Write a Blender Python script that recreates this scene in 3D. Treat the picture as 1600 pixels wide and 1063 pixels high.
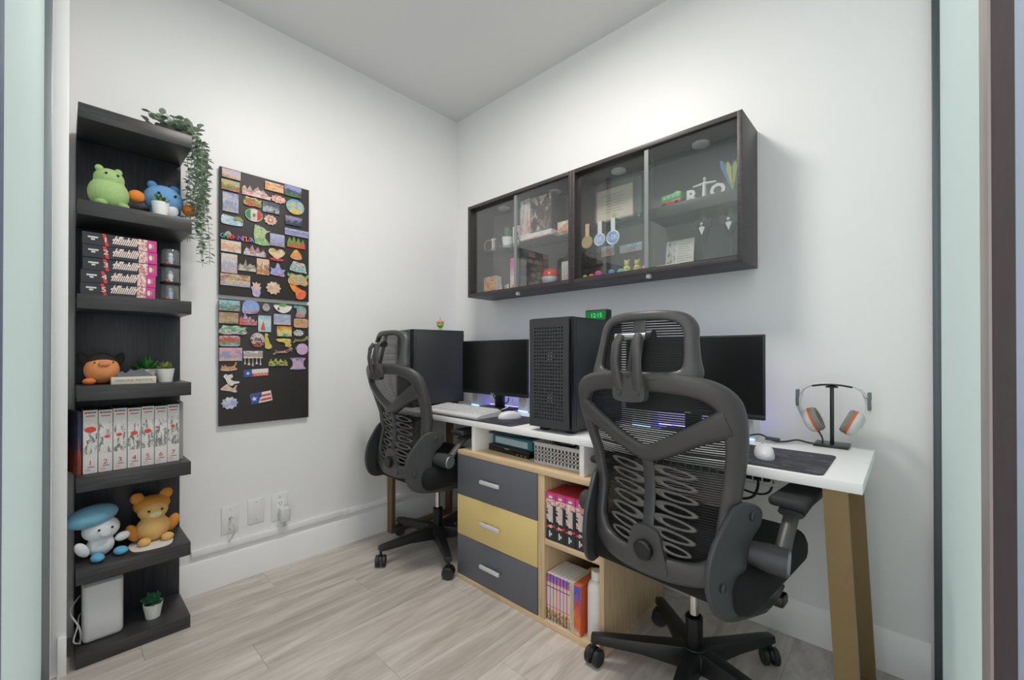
import bpy, bmesh, math, random
from mathutils import Vector, Matrix

# ------------------------------------------------------------------ scene, camera, world, light
for o in list(bpy.data.objects):
    bpy.data.objects.remove(o, do_unlink=True)
SC = bpy.context.scene
COL = SC.collection
R = math.radians
PI = math.pi
CAM = Vector((2.3025, -1.8957, 1.06))
FPX, YAW, PIT, PPY = 662.0, R(-43.12), R(.27), 550.1
cd = bpy.data.cameras.new('camera')
cam = bpy.data.objects.new('camera', cd)
COL.objects.link(cam)
cd.sensor_width = 36.0
cd.lens = FPX / 1600 * 36.0
cd.shift_y = (PPY - 531.5) / 1600
cd.clip_start = .01
cam.location = CAM
cam.rotation_euler = (PI / 2 + PIT, 0, -YAW)
SC.camera = cam

wd = bpy.data.worlds.new('world')
SC.world = wd
wd.use_nodes = True
wb = wd.node_tree.nodes['Background']
wb.inputs[0].default_value = (.985, .985, 1.0, 1)
wb.inputs[1].default_value = 1.6

SC.view_settings.view_transform = 'Standard'
SC.view_settings.look = 'None'
SC.view_settings.gamma = 1
SC.view_settings.use_curve_mapping = False
SC.view_settings.exposure = 0.2

CEIL = 2.68
LAMP = (1.2, -1.05)
LAMP_W = 18.0

# photo pixel -> direction -> point on a plane that the thing touches
_f = Vector((math.sin(YAW) * math.cos(PIT), math.cos(YAW) * math.cos(PIT), math.sin(PIT)))
_r = Vector((math.cos(YAW), -math.sin(YAW), 0))
_u = _r.cross(_f)
def at(px, py, **k):
    d = _f + _r * ((px - 800) / FPX) - _u * ((py - PPY) / FPX)
    (a, v), = k.items()
    i = 'xyz'.index(a)
    return CAM + d * ((v - CAM[i]) / d[i])

# ------------------------------------------------------------------ materials
def lin(c):
    if isinstance(c, str):
        c = tuple(int(c[i:i + 2], 16) / 255 for i in (0, 2, 4))
    return tuple((v / 12.92 if v <= .04045 else ((v + .055) / 1.055) ** 2.4) for v in c) + (1,)
MATS = {}
def _new(name):
    m = bpy.data.materials.new(name)
    m.use_nodes = True
    nt = m.node_tree
    return m, nt, nt.nodes['Principled BSDF']
def N(nt, t, **k):
    n = nt.nodes.new(t)
    for a, v in k.items():
        setattr(n, a, v)
    return n
def mat(c, rough=.5, metal=0., var=.06, scale=30., bump=0., coat=0., name=None, spec=.5):
    """plain procedural surface: base colour with a little noise, optional relief"""
    key = (c, rough, metal, var, scale, bump, coat, spec)
    if key in MATS:
        return MATS[key]
    m, nt, b = _new(name or 'surface_' + str(c))
    L = nt.links
    tc = N(nt, 'ShaderNodeTexCoord')
    no = N(nt, 'ShaderNodeTexNoise')
    no.inputs['Scale'].default_value = scale
    no.inputs['Detail'].default_value = 3
    L.new(tc.outputs['Object'], no.inputs['Vector'])
    mx = N(nt, 'ShaderNodeMix', data_type='RGBA')
    l = lin(c)
    mx.inputs[6].default_value = tuple(v * (1 - var) for v in l[:3]) + (1,)
    mx.inputs[7].default_value = tuple(min(1, v * (1 + var)) for v in l[:3]) + (1,)
    L.new(no.outputs['Fac'], mx.inputs[0])
    L.new(mx.outputs[2], b.inputs['Base Color'])
    b.inputs['Roughness'].default_value = rough
    b.inputs['Metallic'].default_value = metal
    b.inputs['Coat Weight'].default_value = coat
    b.inputs['Specular IOR Level'].default_value = spec
    if bump:
        bn = N(nt, 'ShaderNodeBump')
        bn.inputs['Strength'].default_value = bump
        bn.inputs['Distance'].default_value = .002
        L.new(no.outputs['Fac'], bn.inputs['Height'])
        L.new(bn.outputs[0], b.inputs['Normal'])
    MATS[key] = m
    return m
def wood(c1, c2, axis='x', rough=.5, scale=6., stretch=14., key=None, bump=.15, rnd=False):
    k = ('wood', c1, c2, axis, rough, scale, stretch, rnd)
    if k in MATS:
        return MATS[k]
    m, nt, b = _new(key or 'wood_grain')
    L = nt.links
    tc = N(nt, 'ShaderNodeTexCoord')
    mp = N(nt, 'ShaderNodeMapping')
    s = [stretch] * 3
    s['xyz'.index(axis)] = 1.
    mp.inputs['Scale'].default_value = s
    L.new(tc.outputs['Object'], mp.inputs['Vector'])
    src = mp.outputs[0]
    if rnd:
        oi = N(nt, 'ShaderNodeObjectInfo')
        mul = N(nt, 'ShaderNodeMath', operation='MULTIPLY')
        mul.inputs[1].default_value = 37.
        L.new(oi.outputs['Random'], mul.inputs[0])
        ad = N(nt, 'ShaderNodeVectorMath', operation='ADD')
        L.new(src, ad.inputs[0])
        L.new(mul.outputs[0], ad.inputs[1])
        src = ad.outputs[0]
    no = N(nt, 'ShaderNodeTexNoise')
    no.inputs['Scale'].default_value = scale
    no.inputs['Detail'].default_value = 8
    no.inputs['Roughness'].default_value = .62
    no.inputs['Distortion'].default_value = .6
    L.new(src, no.inputs['Vector'])
    cr = N(nt, 'ShaderNodeValToRGB')
    cr.color_ramp.elements[0].position = .3
    cr.color_ramp.elements[0].color = lin(c1)
    cr.color_ramp.elements[1].position = .72
    cr.color_ramp.elements[1].color = lin(c2)
    L.new(no.outputs['Fac'], cr.inputs[0])
    out = cr.outputs[0]
    if rnd:
        hs = N(nt, 'ShaderNodeHueSaturation')
        mr = N(nt, 'ShaderNodeMapRange')
        mr.inputs[3].default_value = .93
        mr.inputs[4].default_value = 1.06
        L.new(oi.outputs['Random'], mr.inputs[0])
        L.new(mr.outputs[0], hs.inputs['Value'])
        L.new(out, hs.inputs['Color'])
        out = hs.outputs[0]
    L.new(out, b.inputs['Base Color'])
    b.inputs['Roughness'].default_value = rough
    bn = N(nt, 'ShaderNodeBump')
    bn.inputs['Strength'].default_value = bump
    bn.inputs['Distance'].default_value = .001
    L.new(no.outputs['Fac'], bn.inputs['Height'])
    L.new(bn.outputs[0], b.inputs['Normal'])
    MATS[k] = m
    return m
def prnt(cols, seed=0, scale=4., bands=.6, rough=.35, axis='Y'):
    """flat print: colours laid out bottom to top, broken up by noise (souvenir pictures, cover art)"""
    k = ('print', tuple(cols), seed, scale, bands, rough, axis)
    if k in MATS:
        return MATS[k]
    m, nt, b = _new('printed_picture')
    L = nt.links
    tc = N(nt, 'ShaderNodeTexCoord')
    sp = N(nt, 'ShaderNodeSeparateXYZ')
    L.new(tc.outputs['Generated'], sp.inputs[0])
    mp = N(nt, 'ShaderNodeMapping')
    mp.inputs['Location'].default_value = (seed * 3.7, seed * 1.9, seed * .7)
    L.new(tc.outputs['Generated'], mp.inputs['Vector'])
    vo = N(nt, 'ShaderNodeTexVoronoi')
    vo.inputs['Scale'].default_value = scale
    L.new(mp.outputs[0], vo.inputs['Vector'])
    no = N(nt, 'ShaderNodeTexNoise')
    no.inputs['Scale'].default_value = scale * 1.6
    no.inputs['Detail'].default_value = 6
    L.new(mp.outputs[0], no.inputs['Vector'])
    s2 = N(nt, 'ShaderNodeSeparateColor')
    L.new(vo.outputs['Color'], s2.inputs[0])
    a1 = N(nt, 'ShaderNodeMath', operation='MULTIPLY')
    a1.inputs[1].default_value = bands
    L.new(sp.outputs[axis], a1.inputs[0])
    a2 = N(nt, 'ShaderNodeMath', operation='MULTIPLY_ADD')
    a2.inputs[1].default_value = (1 - bands) * .55
    L.new(s2.outputs[0], a2.inputs[0])
    L.new(a1.outputs[0], a2.inputs[2])
    a3 = N(nt, 'ShaderNodeMath', operation='MULTIPLY_ADD')
    a3.inputs[1].default_value = (1 - bands) * .9
    L.new(no.outputs['Fac'], a3.inputs[0])
    L.new(a2.outputs[0], a3.inputs[2])
    cr = N(nt, 'ShaderNodeValToRGB')
    el = cr.color_ramp.elements
    n = len(cols)
    el[0].color = lin(cols[0])
    el[0].position = .12
    el[1].color = lin(cols[-1])
    el[1].position = .9
    for i in range(1, n - 1):
        e = el.new(.12 + .78 * i / (n - 1))
        e.color = lin(cols[i])
    L.new(a3.outputs[0], cr.inputs[0])
    n2 = N(nt, 'ShaderNodeTexNoise')
    n2.inputs['Scale'].default_value = scale * 4.5
    n2.inputs['Detail'].default_value = 2
    L.new(mp.outputs[0], n2.inputs['Vector'])
    dk = N(nt, 'ShaderNodeValToRGB')
    e = dk.color_ramp.elements
    e[0].position, e[0].color = .36, (.25, .25, .25, 1)
    e[1].position, e[1].color = .46, (.5, .5, .5, 1)
    e2 = e.new(.60); e2.color = (.5, .5, .5, 1)
    e3 = e.new(.68); e3.color = (.78, .78, .78, 1)
    L.new(n2.outputs['Fac'], dk.inputs[0])
    ov = N(nt, 'ShaderNodeMix', data_type='RGBA', blend_type='OVERLAY')
    ov.inputs[0].default_value = .8
    L.new(cr.outputs[0], ov.inputs[6])
    L.new(dk.outputs[0], ov.inputs[7])
    L.new(ov.outputs[2], b.inputs['Base Color'])
    b.inputs['Roughness'].default_value = rough
    MATS[k] = m
    return m
def glass(tint=(1, 1, 1), ior=1.45, rough=.0, name='clear_glass', haze=0.):
    k = ('glass', tint, ior, rough, haze)
    if k in MATS:
        return MATS[k]
    m = bpy.data.materials.new(name)
    m.use_nodes = True
    nt = m.node_tree
    nt.nodes.clear()
    L = nt.links
    out = N(nt, 'ShaderNodeOutputMaterial')
    tr = N(nt, 'ShaderNodeBsdfTransparent')
    tr.inputs[0].default_value = tint + (1,)
    gl = N(nt, 'ShaderNodeBsdfGlossy')
    gl.inputs['Roughness'].default_value = rough
    fr = N(nt, 'ShaderNodeFresnel')
    ge = N(nt, 'ShaderNodeNewGeometry')
    io = N(nt, 'ShaderNodeMapRange')       # thin pane: same reflection from both of its faces
    io.inputs[3].default_value = ior
    io.inputs[4].default_value = 1 / ior
    L.new(ge.outputs['Backfacing'], io.inputs[0])
    L.new(io.outputs[0], fr.inputs[0])
    mx = N(nt, 'ShaderNodeMixShader')
    L.new(fr.outputs[0], mx.inputs[0])
    base = tr.outputs[0]
    if haze:
        df = N(nt, 'ShaderNodeBsdfDiffuse')
        df.inputs[0].default_value = (.8, .8, .8, 1)
        no = N(nt, 'ShaderNodeTexNoise')
        no.inputs['Scale'].default_value = 8
        mr = N(nt, 'ShaderNodeMapRange')
        mr.inputs[3].default_value = haze * .5
        mr.inputs[4].default_value = haze * 1.5
        L.new(no.outputs['Fac'], mr.inputs[0])
        m2 = N(nt, 'ShaderNodeMixShader')
        L.new(mr.outputs[0], m2.inputs[0])
        L.new(tr.outputs[0], m2.inputs[1])
        L.new(df.outputs[0], m2.inputs[2])
        base = m2.outputs[0]
    L.new(base, mx.inputs[1])
    L.new(gl.outputs[0], mx.inputs[2])
    L.new(mx.outputs[0], out.inputs[0])
    MATS[k] = m
    return m
def emit(c, s, name='light_source'):
    m = bpy.data.materials.new(name)
    m.use_nodes = True
    nt = m.node_tree
    b = nt.nodes['Principled BSDF']
    b.inputs['Base Color'].default_value = lin(c)
    b.inputs['Emission Color'].default_value = lin(c)
    b.inputs['Emission Strength'].default_value = s
    return m

# ------------------------------------------------------------------ mesh helpers
def _mi(fs, mi, smooth):
    for f in fs:
        f.material_index = mi
        f.smooth = smooth
def bx(bm, lo, hi, mi=0, bev=0., seg=2, M=None):
    vs = [bm.verts.new((x, y, z)) for z in (lo[2], hi[2]) for y in (lo[1], hi[1]) for x in (lo[0], hi[0])]
    q = [(0, 2, 3, 1), (4, 5, 7, 6), (0, 1, 5, 4), (2, 6, 7, 3), (0, 4, 6, 2), (1, 3, 7, 5)]
    fs = [bm.faces.new([vs[i] for i in f]) for f in q]
    _mi(fs, mi, False)
    allv = vs
    if bev:
        es = list({e for f in fs for e in f.edges})
        r = bmesh.ops.bevel(bm, geom=es, offset=bev, segments=seg, profile=.5, affect='EDGES', material=mi)
        allv = list({v for f in r['faces'] for v in f.verts} | {v for f in fs if f.is_valid for v in f.verts})
        for f in r['faces']:
            f.smooth = True
            f.material_index = mi
    if M is not None:
        bmesh.ops.transform(bm, matrix=M, verts=[v for v in allv if v.is_valid])
    return allv
def tube(bm, pts, r, n=8, mi=0, caps=True, closed=False, flat=None):
    pts = [Vector(p) for p in pts]
    k = len(pts)
    rs = r if isinstance(r, (list, tuple)) else [r] * k
    rings = []
    up = None
    for i, p in enumerate(pts):
        a = pts[(i - 1) % k] if closed or i > 0 else p
        b = pts[(i + 1) % k] if closed or i < k - 1 else p
        t = (b - a).normalized()
        if up is None:
            up = t.orthogonal().normalized() if flat is None else Vector(flat)
        up = (up - t * up.dot(t)).normalized()
        s = t.cross(up)
        rr = rs[i] if isinstance(rs[i], (tuple, list)) else (rs[i], rs[i])
        rings.append([bm.verts.new(p + up * (math.cos(2 * PI * j / n) * rr[0]) + s * (math.sin(2 * PI * j / n) * rr[1])) for j in range(n)])
    fs = []
    for i in range(k if closed else k - 1):
        A, B = rings[i], rings[(i + 1) % k]
        for j in range(n):
            fs.append(bm.faces.new((A[j], A[(j + 1) % n], B[(j + 1) % n], B[j])))
    _mi(fs, mi, True)
    if caps and not closed:
        c = [bm.faces.new(rings[0][::-1]), bm.faces.new(rings[-1])]
        _mi(c, mi, False)
    return rings
def lathe(bm, prof, n=20, mi=0, c=(0, 0, 0), M=None):
    c = Vector(c)
    rings = []
    allv = []
    for r, z in prof:
        if r <= 1e-6:
            v = [bm.verts.new(c + Vector((0, 0, z)))]
        else:
            v = [bm.verts.new(c + Vector((r * math.cos(2 * PI * j / n), r * math.sin(2 * PI * j / n), z))) for j in range(n)]
        rings.append(v)
        allv += v
    fs = []
    for A, B in zip(rings, rings[1:]):
        if len(A) == 1 and len(B) == 1:
            continue
        for j in range(n):
            k2 = (j + 1) % n
            if len(A) == 1:
                fs.append(bm.faces.new((A[0], B[k2], B[j])))
            elif len(B) == 1:
                fs.append(bm.faces.new((A[j], A[k2], B[0])))
            else:
                fs.append(bm.faces.new((A[j], A[k2], B[k2], B[j])))
    _mi(fs, mi, True)
    if M is not None:
        bmesh.ops.transform(bm, matrix=M, verts=allv)
    return allv
def prism(bm, poly, d0, d1, M=None, mi=0, mside=None):
    """polygon in local xy, extruded along local z from d0 to d1"""
    a = [bm.verts.new((x, y, d0)) for x, y in poly]
    b = [bm.verts.new((x, y, d1)) for x, y in poly]
    n = len(poly)
    fs = [bm.faces.new(a[::-1]), bm.faces.new(b)]
    _mi(fs, mi, False)
    sd = [bm.faces.new((a[i], a[(i + 1) % n], b[(i + 1) % n], b[i])) for i in range(n)]
    _mi(sd, mi if mside is None else mside, False)
    if M is not None:
        bmesh.ops.transform(bm, matrix=M, verts=a + b)
    return a + b
def ell(bm, c, r, mi=0, rot=(0, 0, 0), u=16, v=10, M=None):
    r0 = bmesh.ops.create_uvsphere(bm, u_segments=u, v_segments=v, radius=1)
    from mathutils import Euler
    T = Matrix.Translation(c) @ Euler(rot).to_matrix().to_4x4() @ Matrix.Diagonal((*r, 1))
    if M is not None:
        T = M @ T
    bmesh.ops.transform(bm, matrix=T, verts=r0['verts'])
    fs = {f for w in r0['verts'] for f in w.link_faces}
    _mi(fs, mi, True)
    return r0['verts']
def obj(name, bm, ms, parent=None, loc=(0, 0, 0), rot=(0, 0, 0), sharp=38., fix=True):
    if fix:
        bmesh.ops.recalc_face_normals(bm, faces=bm.faces[:])
    me = bpy.data.meshes.new(name)
    bm.to_mesh(me)
    bm.free()
    me.set_sharp_from_angle(angle=R(sharp))
    for m in (ms if isinstance(ms, (list, tuple)) else [ms]):
        me.materials.append(m)
    o = bpy.data.objects.new(name, me)
    COL.objects.link(o)
    o.parent = parent
    o.location = loc
    o.rotation_euler = rot
    return o
def tag(o, label, cat=None, group=None, kind=None):
    o['label'] = label
    if cat:
        o['category'] = cat
    if group:
        o['group'] = group
    if kind:
        o['kind'] = kind
    return o
def thing(name, label, cat, loc=(0, 0, 0), rotz=0., group=None):
    o = bpy.data.objects.new(name, None)
    COL.objects.link(o)
    o.empty_display_size = .05
    o.location = loc
    o.rotation_euler = (0, 0, rotz)
    return tag(o, label, cat, group)
def struct(o):
    o['kind'] = 'structure'
    return o
def nb():
    return bmesh.new()
def box_obj(name, lo, hi, m, parent=None, bev=0., seg=2, **k):
    bm = nb()
    bx(bm, lo, hi, 0, bev, seg)
    return obj(name, bm, m, parent, **k)
def text(s, size, m, parent, M, name='lettering', ext=.0003, shear=0., align='CENTER', sx=1., offset=0.):
    cu = bpy.data.curves.new(name, 'FONT')
    cu.body = s
    cu.size = size
    cu.extrude = ext
    cu.shear = shear
    cu.offset = offset
    cu.align_x = align
    cu.align_y = 'CENTER'
    cu.resolution_u = 2
    t = bpy.data.objects.new(name + '_curve', cu)
    me = bpy.data.meshes.new_from_object(t)
    bpy.data.objects.remove(t)
    bpy.data.curves.remove(cu)
    me.transform(M @ Matrix.Diagonal((sx, 1, 1, 1)))
    me.name = name
    me.materials.append(m)
    o = bpy.data.objects.new(name, me)
    COL.objects.link(o)
    o.parent = parent
    return o
def basis(x, y, z, t=(0, 0, 0)):
    return Matrix(((x[0], y[0], z[0], t[0]), (x[1], y[1], z[1], t[1]), (x[2], y[2], z[2], t[2]), (0, 0, 0, 1)))
def face_x(t):      # local xy on a face looking +x (left wall side): right = +y, up = +z
    return basis((0, 1, 0), (0, 0, 1), (1, 0, 0), t)
def face_y(t):      # local xy on a face looking -y (back wall side): right = +x, up = +z
    return basis((1, 0, 0), (0, 0, 1), (0, -1, 0), t)
def cat_loop(ctrl, n, closed=True):
    k = len(ctrl)
    out = []
    for i in range(k if closed else k - 1):
        g = lambda j: Vector(ctrl[j % k] if closed else ctrl[max(0, min(k - 1, j))])
        p0, p1, p2, p3 = g(i - 1), g(i), g(i + 1), g(i + 2)
        for s in range(n):
            t = s / n
            out.append(.5 * ((2 * p1) + (p2 - p0) * t + (2 * p0 - 5 * p1 + 4 * p2 - p3) * t * t + (3 * p1 - p0 - 3 * p2 + p3) * t ** 3))
    if not closed:
        out.append(Vector(ctrl[-1]))
    return out
def interp(tab, z):
    if z <= tab[0][0]:
        return tab[0][1]
    for (a, va), (b, vb) in zip(tab, tab[1:]):
        if z <= b:
            return va + (vb - va) * (z - a) / (b - a)
    return tab[-1][1]

# common materials
WALL = mat('efefef', .45, var=.01, scale=3, name='white_wall_paint')
TRIM = mat('f3f3f3', .35, var=.01, scale=4, name='white_trim_paint')
CEILM = mat('e8e7e7', .8, var=.01, scale=3, name='ceiling_paint')
BLACKW = wood('202226', '383b42', 'z', .42, 9., 16., 'black_brown_veneer', bump=.12)
BLACKH = wood('2a292a', '454345', 'y', .4, 9., 16., 'black_brown_veneer_board', bump=.12)
DKCAB = wood('2c2728', '463f41', 'x', .45, 9., 14., 'espresso_veneer', bump=.1)
OAK = wood('c9ab83', 'e3cba6', 'x', .5, 7., 16., 'oak_laminate', bump=.08)
OAKZ = wood('bfa27c', 'dcc39d', 'z', .5, 7., 16., 'oak_laminate_upright', bump=.08)
PLANK = wood('ada39b', 'ddd5ce', 'y', .45, 2.6, 10., 'grey_oak_plank', bump=.1, rnd=True)
WHITE = mat('f2f2f2', .4, var=.01, name='white_laminate')
WPL = mat('e9e9ea', .35, var=.01, name='white_plastic')
GOLD = mat('85724f', .45, .55, var=.06, scale=60, name='bronze_lacquer')
BPL = mat('1c1d1f', .45, var=.08, scale=200, bump=.08, name='black_plastic')
GPL = mat('3b3b3c', .5, var=.06, scale=300, bump=.1, name='charcoal_plastic')
DPL = mat('101113', .35, var=.05, name='dark_plastic')
CHR = mat('d8d8da', .15, 1., var=.01, name='chrome')
STEEL = mat('b8b9bc', .3, .9, var=.03, name='brushed_metal')
FABB = mat('0f1012', .9, var=.25, scale=500, bump=.4, name='black_upholstery')
RED = mat('d23b34', .45, name='red_print')
PINK = mat('cf3f92', .45, name='magenta_print')
INK = mat('2a2d34', .45, var=.1, name='dark_cover')
PAPER = mat('e6e2dc', .7, var=.05, scale=80, name='paper')
CLEAR = glass()
# ------------------------------------------------------------------ the room
XR, YF = 4.6, -4.4      # floor runs on into the open space the camera stands in
o = struct(box_obj('floor', (-.1, YF, -.05), (XR, .1, -.012), mat('8d857d', .6, name='floor_underlay')))
pm = nb()
PW, PL = .18, 1.22
bx(pm, (-PW / 2 + .0004, -PL / 2 + .0004, -.012), (PW / 2 - .0004, PL / 2 - .0004, 0), 0)
pme = bpy.data.meshes.new('plank')
bmesh.ops.recalc_face_normals(pm, faces=pm.faces[:])
pm.to_mesh(pme)
pm.free()
pme.materials.append(PLANK)
for i in range(25):
    y1 = -.001 - (i * .47) % PL + PL
    while y1 > YF + .05:
        ya, yb = max(y1 - PL, YF), min(y1, -.001)
        y1 -= PL
        if yb - ya < .03:
            continue
        p = bpy.data.objects.new('plank', pme)
        COL.objects.link(p)
        p.parent = o
        p.location = (.012 + PW * (i + .5), (ya + yb) / 2, 0)
        p.scale = (1, (yb - ya) / PL, 1)
FL = o
struct(box_obj('ceiling', (-.1, -1.97, CEIL), (2.42, .1, CEIL + .1), CEILM))  # cut short at the room's open sides to let more world light in
struct(box_obj('wall_left', (-.1, -1.935, 0), (0, .1, CEIL), WALL))
struct(box_obj('wall_back', (0, 0, 0), (2.365, .1, CEIL), WALL))
def baseboard(name, L, place):
    bm = nb()
    pr = [(0, 0), (.014, 0), (.014, .118), (.010, .126), (.010, .134), (.004, .14), (0, .14)]
    prism(bm, pr, 0, L)
    return struct(obj(name, bm, TRIM, loc=place[0], rot=place[1]))
bb = nb()
prism(bb, [(0, 0), (.014, 0), (.014, .112), (.010, .12), (.010, .13), (.004, .138), (0, .138)], -1.88, -.014,
      basis((1, 0, 0), (0, 0, 1), (0, 1, 0)))
struct(obj('baseboard_left', bb, TRIM))
bb = nb()
prism(bb, [(0, 0), (.014, 0), (.014, .112), (.010, .12), (.010, .13), (.004, .138), (0, .138)], .0, 2.352,
      basis((0, -1, 0), (0, 0, 1), (1, 0, 0)))
struct(obj('baseboard_back', bb, TRIM))
# left door post, frosted sliding panels on both open sides
struct(box_obj('trim_1', (.0, -1.914, 0), (.262, -1.8765, CEIL), TRIM, bev=.002))
struct(box_obj('trim_2', (.262, -1.898, 0), (.275, -1.8765, .13), TRIM, bev=.002))
def frost():
    m, nt, b = _new('frosted_glass')
    nt.nodes.remove(b)
    out = nt.nodes['Material Output']
    L = nt.links
    df = N(nt, 'ShaderNodeBsdfDiffuse')
    df.inputs[0].default_value = (.68, .76, .74, 1)
    tl = N(nt, 'ShaderNodeBsdfTranslucent')
    tl.inputs[0].default_value = (.74, .82, .81, 1)
    mx = N(nt, 'ShaderNodeMixShader')
    mx.inputs[0].default_value = .5
    gl = N(nt, 'ShaderNodeBsdfGlossy')
    gl.inputs['Roughness'].default_value = .35
    m2 = N(nt, 'ShaderNodeMixShader')
    L.new(df.outputs[0], mx.inputs[1])
    L.new(tl.outputs[0], mx.inputs[2])
    m2.inputs[0].default_value = .06
    L.new(mx.outputs[0], m2.inputs[1])
    L.new(gl.outputs[0], m2.inputs[2])
    L.new(m2.outputs[0], out.inputs[0])
    return m
FROST = frost()
ALU = mat('8b9296', .4, .6, var=.03, name='grey_aluminium')
ALUD = mat('5c6468', .4, .6, var=.03, name='dark_aluminium')
d1 = bpy.data.objects.new('door_1', None)
COL.objects.link(d1)
d1['kind'] = 'structure'
box_obj('door_stile', (.262, -1.945, .01), (.30, -1.914, CEIL), ALU, d1, .002)
box_obj('glass_panel', (.30, -1.940, .06), (1.70, -1.932, CEIL), FROST, d1)
box_obj('door_stile', (1.70, -1.95, .01), (1.76, -1.931, CEIL), mat('5e6f86', .5, name='blue_grey_frame'), d1, .002)
box_obj('bottom_rail', (.30, -1.945, .01), (1.70, -1.931, .06), ALU, d1, .002)
d2 = bpy.data.objects.new('door_2', None)
COL.objects.link(d2)
d2['kind'] = 'structure'
box_obj('door_stile', (2.358, -.03, 0), (2.385, -.003, CEIL), ALUD, d2, .002)
box_obj('glass_panel', (2.376, -1.13, .05), (2.384, -.03, CEIL), FROST, d2)
box_obj('bottom_rail', (2.372, -1.13, 0), (2.392, -.03, .05), ALU, d2, .002)
box_obj('door_stile', (2.366, -1.20, 0), (2.394, -1.13, CEIL), mat('a59c9a', .45, .3, name='warm_aluminium'), d2, .002)
box_obj('dark_panel', (2.369, -1.365, 0), (2.391, -1.20, CEIL), mat('40383a', .85, var=.2, scale=25, name='dark_brown_laminate'), d2)
box_obj('door_stile', (2.366, -1.50, 0), (2.394, -1.365, CEIL), mat('a9bcd6', .5, name='pale_blue_frame'), d2, .002)

# ceiling lamp (the room's own, above the frame)
t = thing('ceiling_lamp', 'round flush white ceiling lamp in the middle of the room', 'lamp', (LAMP[0], LAMP[1], CEIL))
bm = nb(); lathe(bm, [(0, 0), (.23, 0), (.23, -.03), (.215, -.03), (.215, -.012), (0, -.012)], 40)
obj('lamp_body', bm, WPL, t)
bm = nb(); lathe(bm, [(.213, -.014), (.213, -.034), (.16, -.043), (0, -.048)], 40)
obj('diffuser', bm, emit('fff4e6', 3.0, 'lamp_diffuser'), t)
ld = bpy.data.lights.new('ceiling_lamp_light', 'AREA')
ld.shape = 'DISK'
ld.size = .42
ld.energy = LAMP_W
ld.color = (1, .945, .89)
lo = bpy.data.objects.new('ceiling_lamp_light', ld)
COL.objects.link(lo)
lo.parent = t
lo.location = (0, 0, -.055)

# ------------------------------------------------------------------ tall narrow shelf on the left wall
SX0, SX1, SY0, SY1 = .0, .265, -1.856, -1.545
TOP = [1.911, 1.583, 1.264, .95, .642, .33, .048]
t = thing('wall_shelf', 'tall narrow black-brown wood shelf unit with seven open boards', 'shelf', (0, (SY0 + SY1) / 2, 0))
yo = (SY0 + SY1) / 2
hw = (SY1 - SY0) / 2
box_obj('back_panel', (.0145, -hw, 0), (.04, hw, 1.905), BLACKW, t, .001)
for i, z in enumerate(TOP):
    box_obj('shelf_board', (.04, -hw, z - .05 if i < 6 else 0), (SX1, hw, z), BLACKH, t, .0012)

# ---- trailing plant on top
LEAF1 = mat('b4c2b3', .6, var=.25, scale=40, name='dusty_green_leaf')
LEAF2 = mat('86997f', .55, var=.3, scale=40, name='mid_green_leaf')
LEAF3 = mat('2f6b3c', .45, var=.3, scale=60, name='deep_green_leaf')
LEAFY = mat('8ba04f', .5, var=.3, scale=60, name='yellow_green_leaf')
def leaf(bm, p, d, up, l, w, mi=0):
    d = Vector(d).normalized()
    s = d.cross(Vector(up))
    s = s.normalized() if s.length > 1e-4 else d.orthogonal().normalized()
    n = s.cross(d)
    P = [p, p + d * l * .35 + s * w + n * l * .06, p + d * l * .8 + s * w * .75 + n * l * .05, p + d * l, p + d * l * .8 - s * w * .75 + n * l * .05, p + d * l * .35 - s * w + n * l * .06]
    v = [bm.verts.new(q) for q in P]
    m_ = bm.verts.new(p + d * l * .5 - n * l * .04)
    for i in range(6):
        f = bm.faces.new((v[i], v[(i + 1) % 6], m_))
        f.material_index = mi
        f.smooth = True
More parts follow.
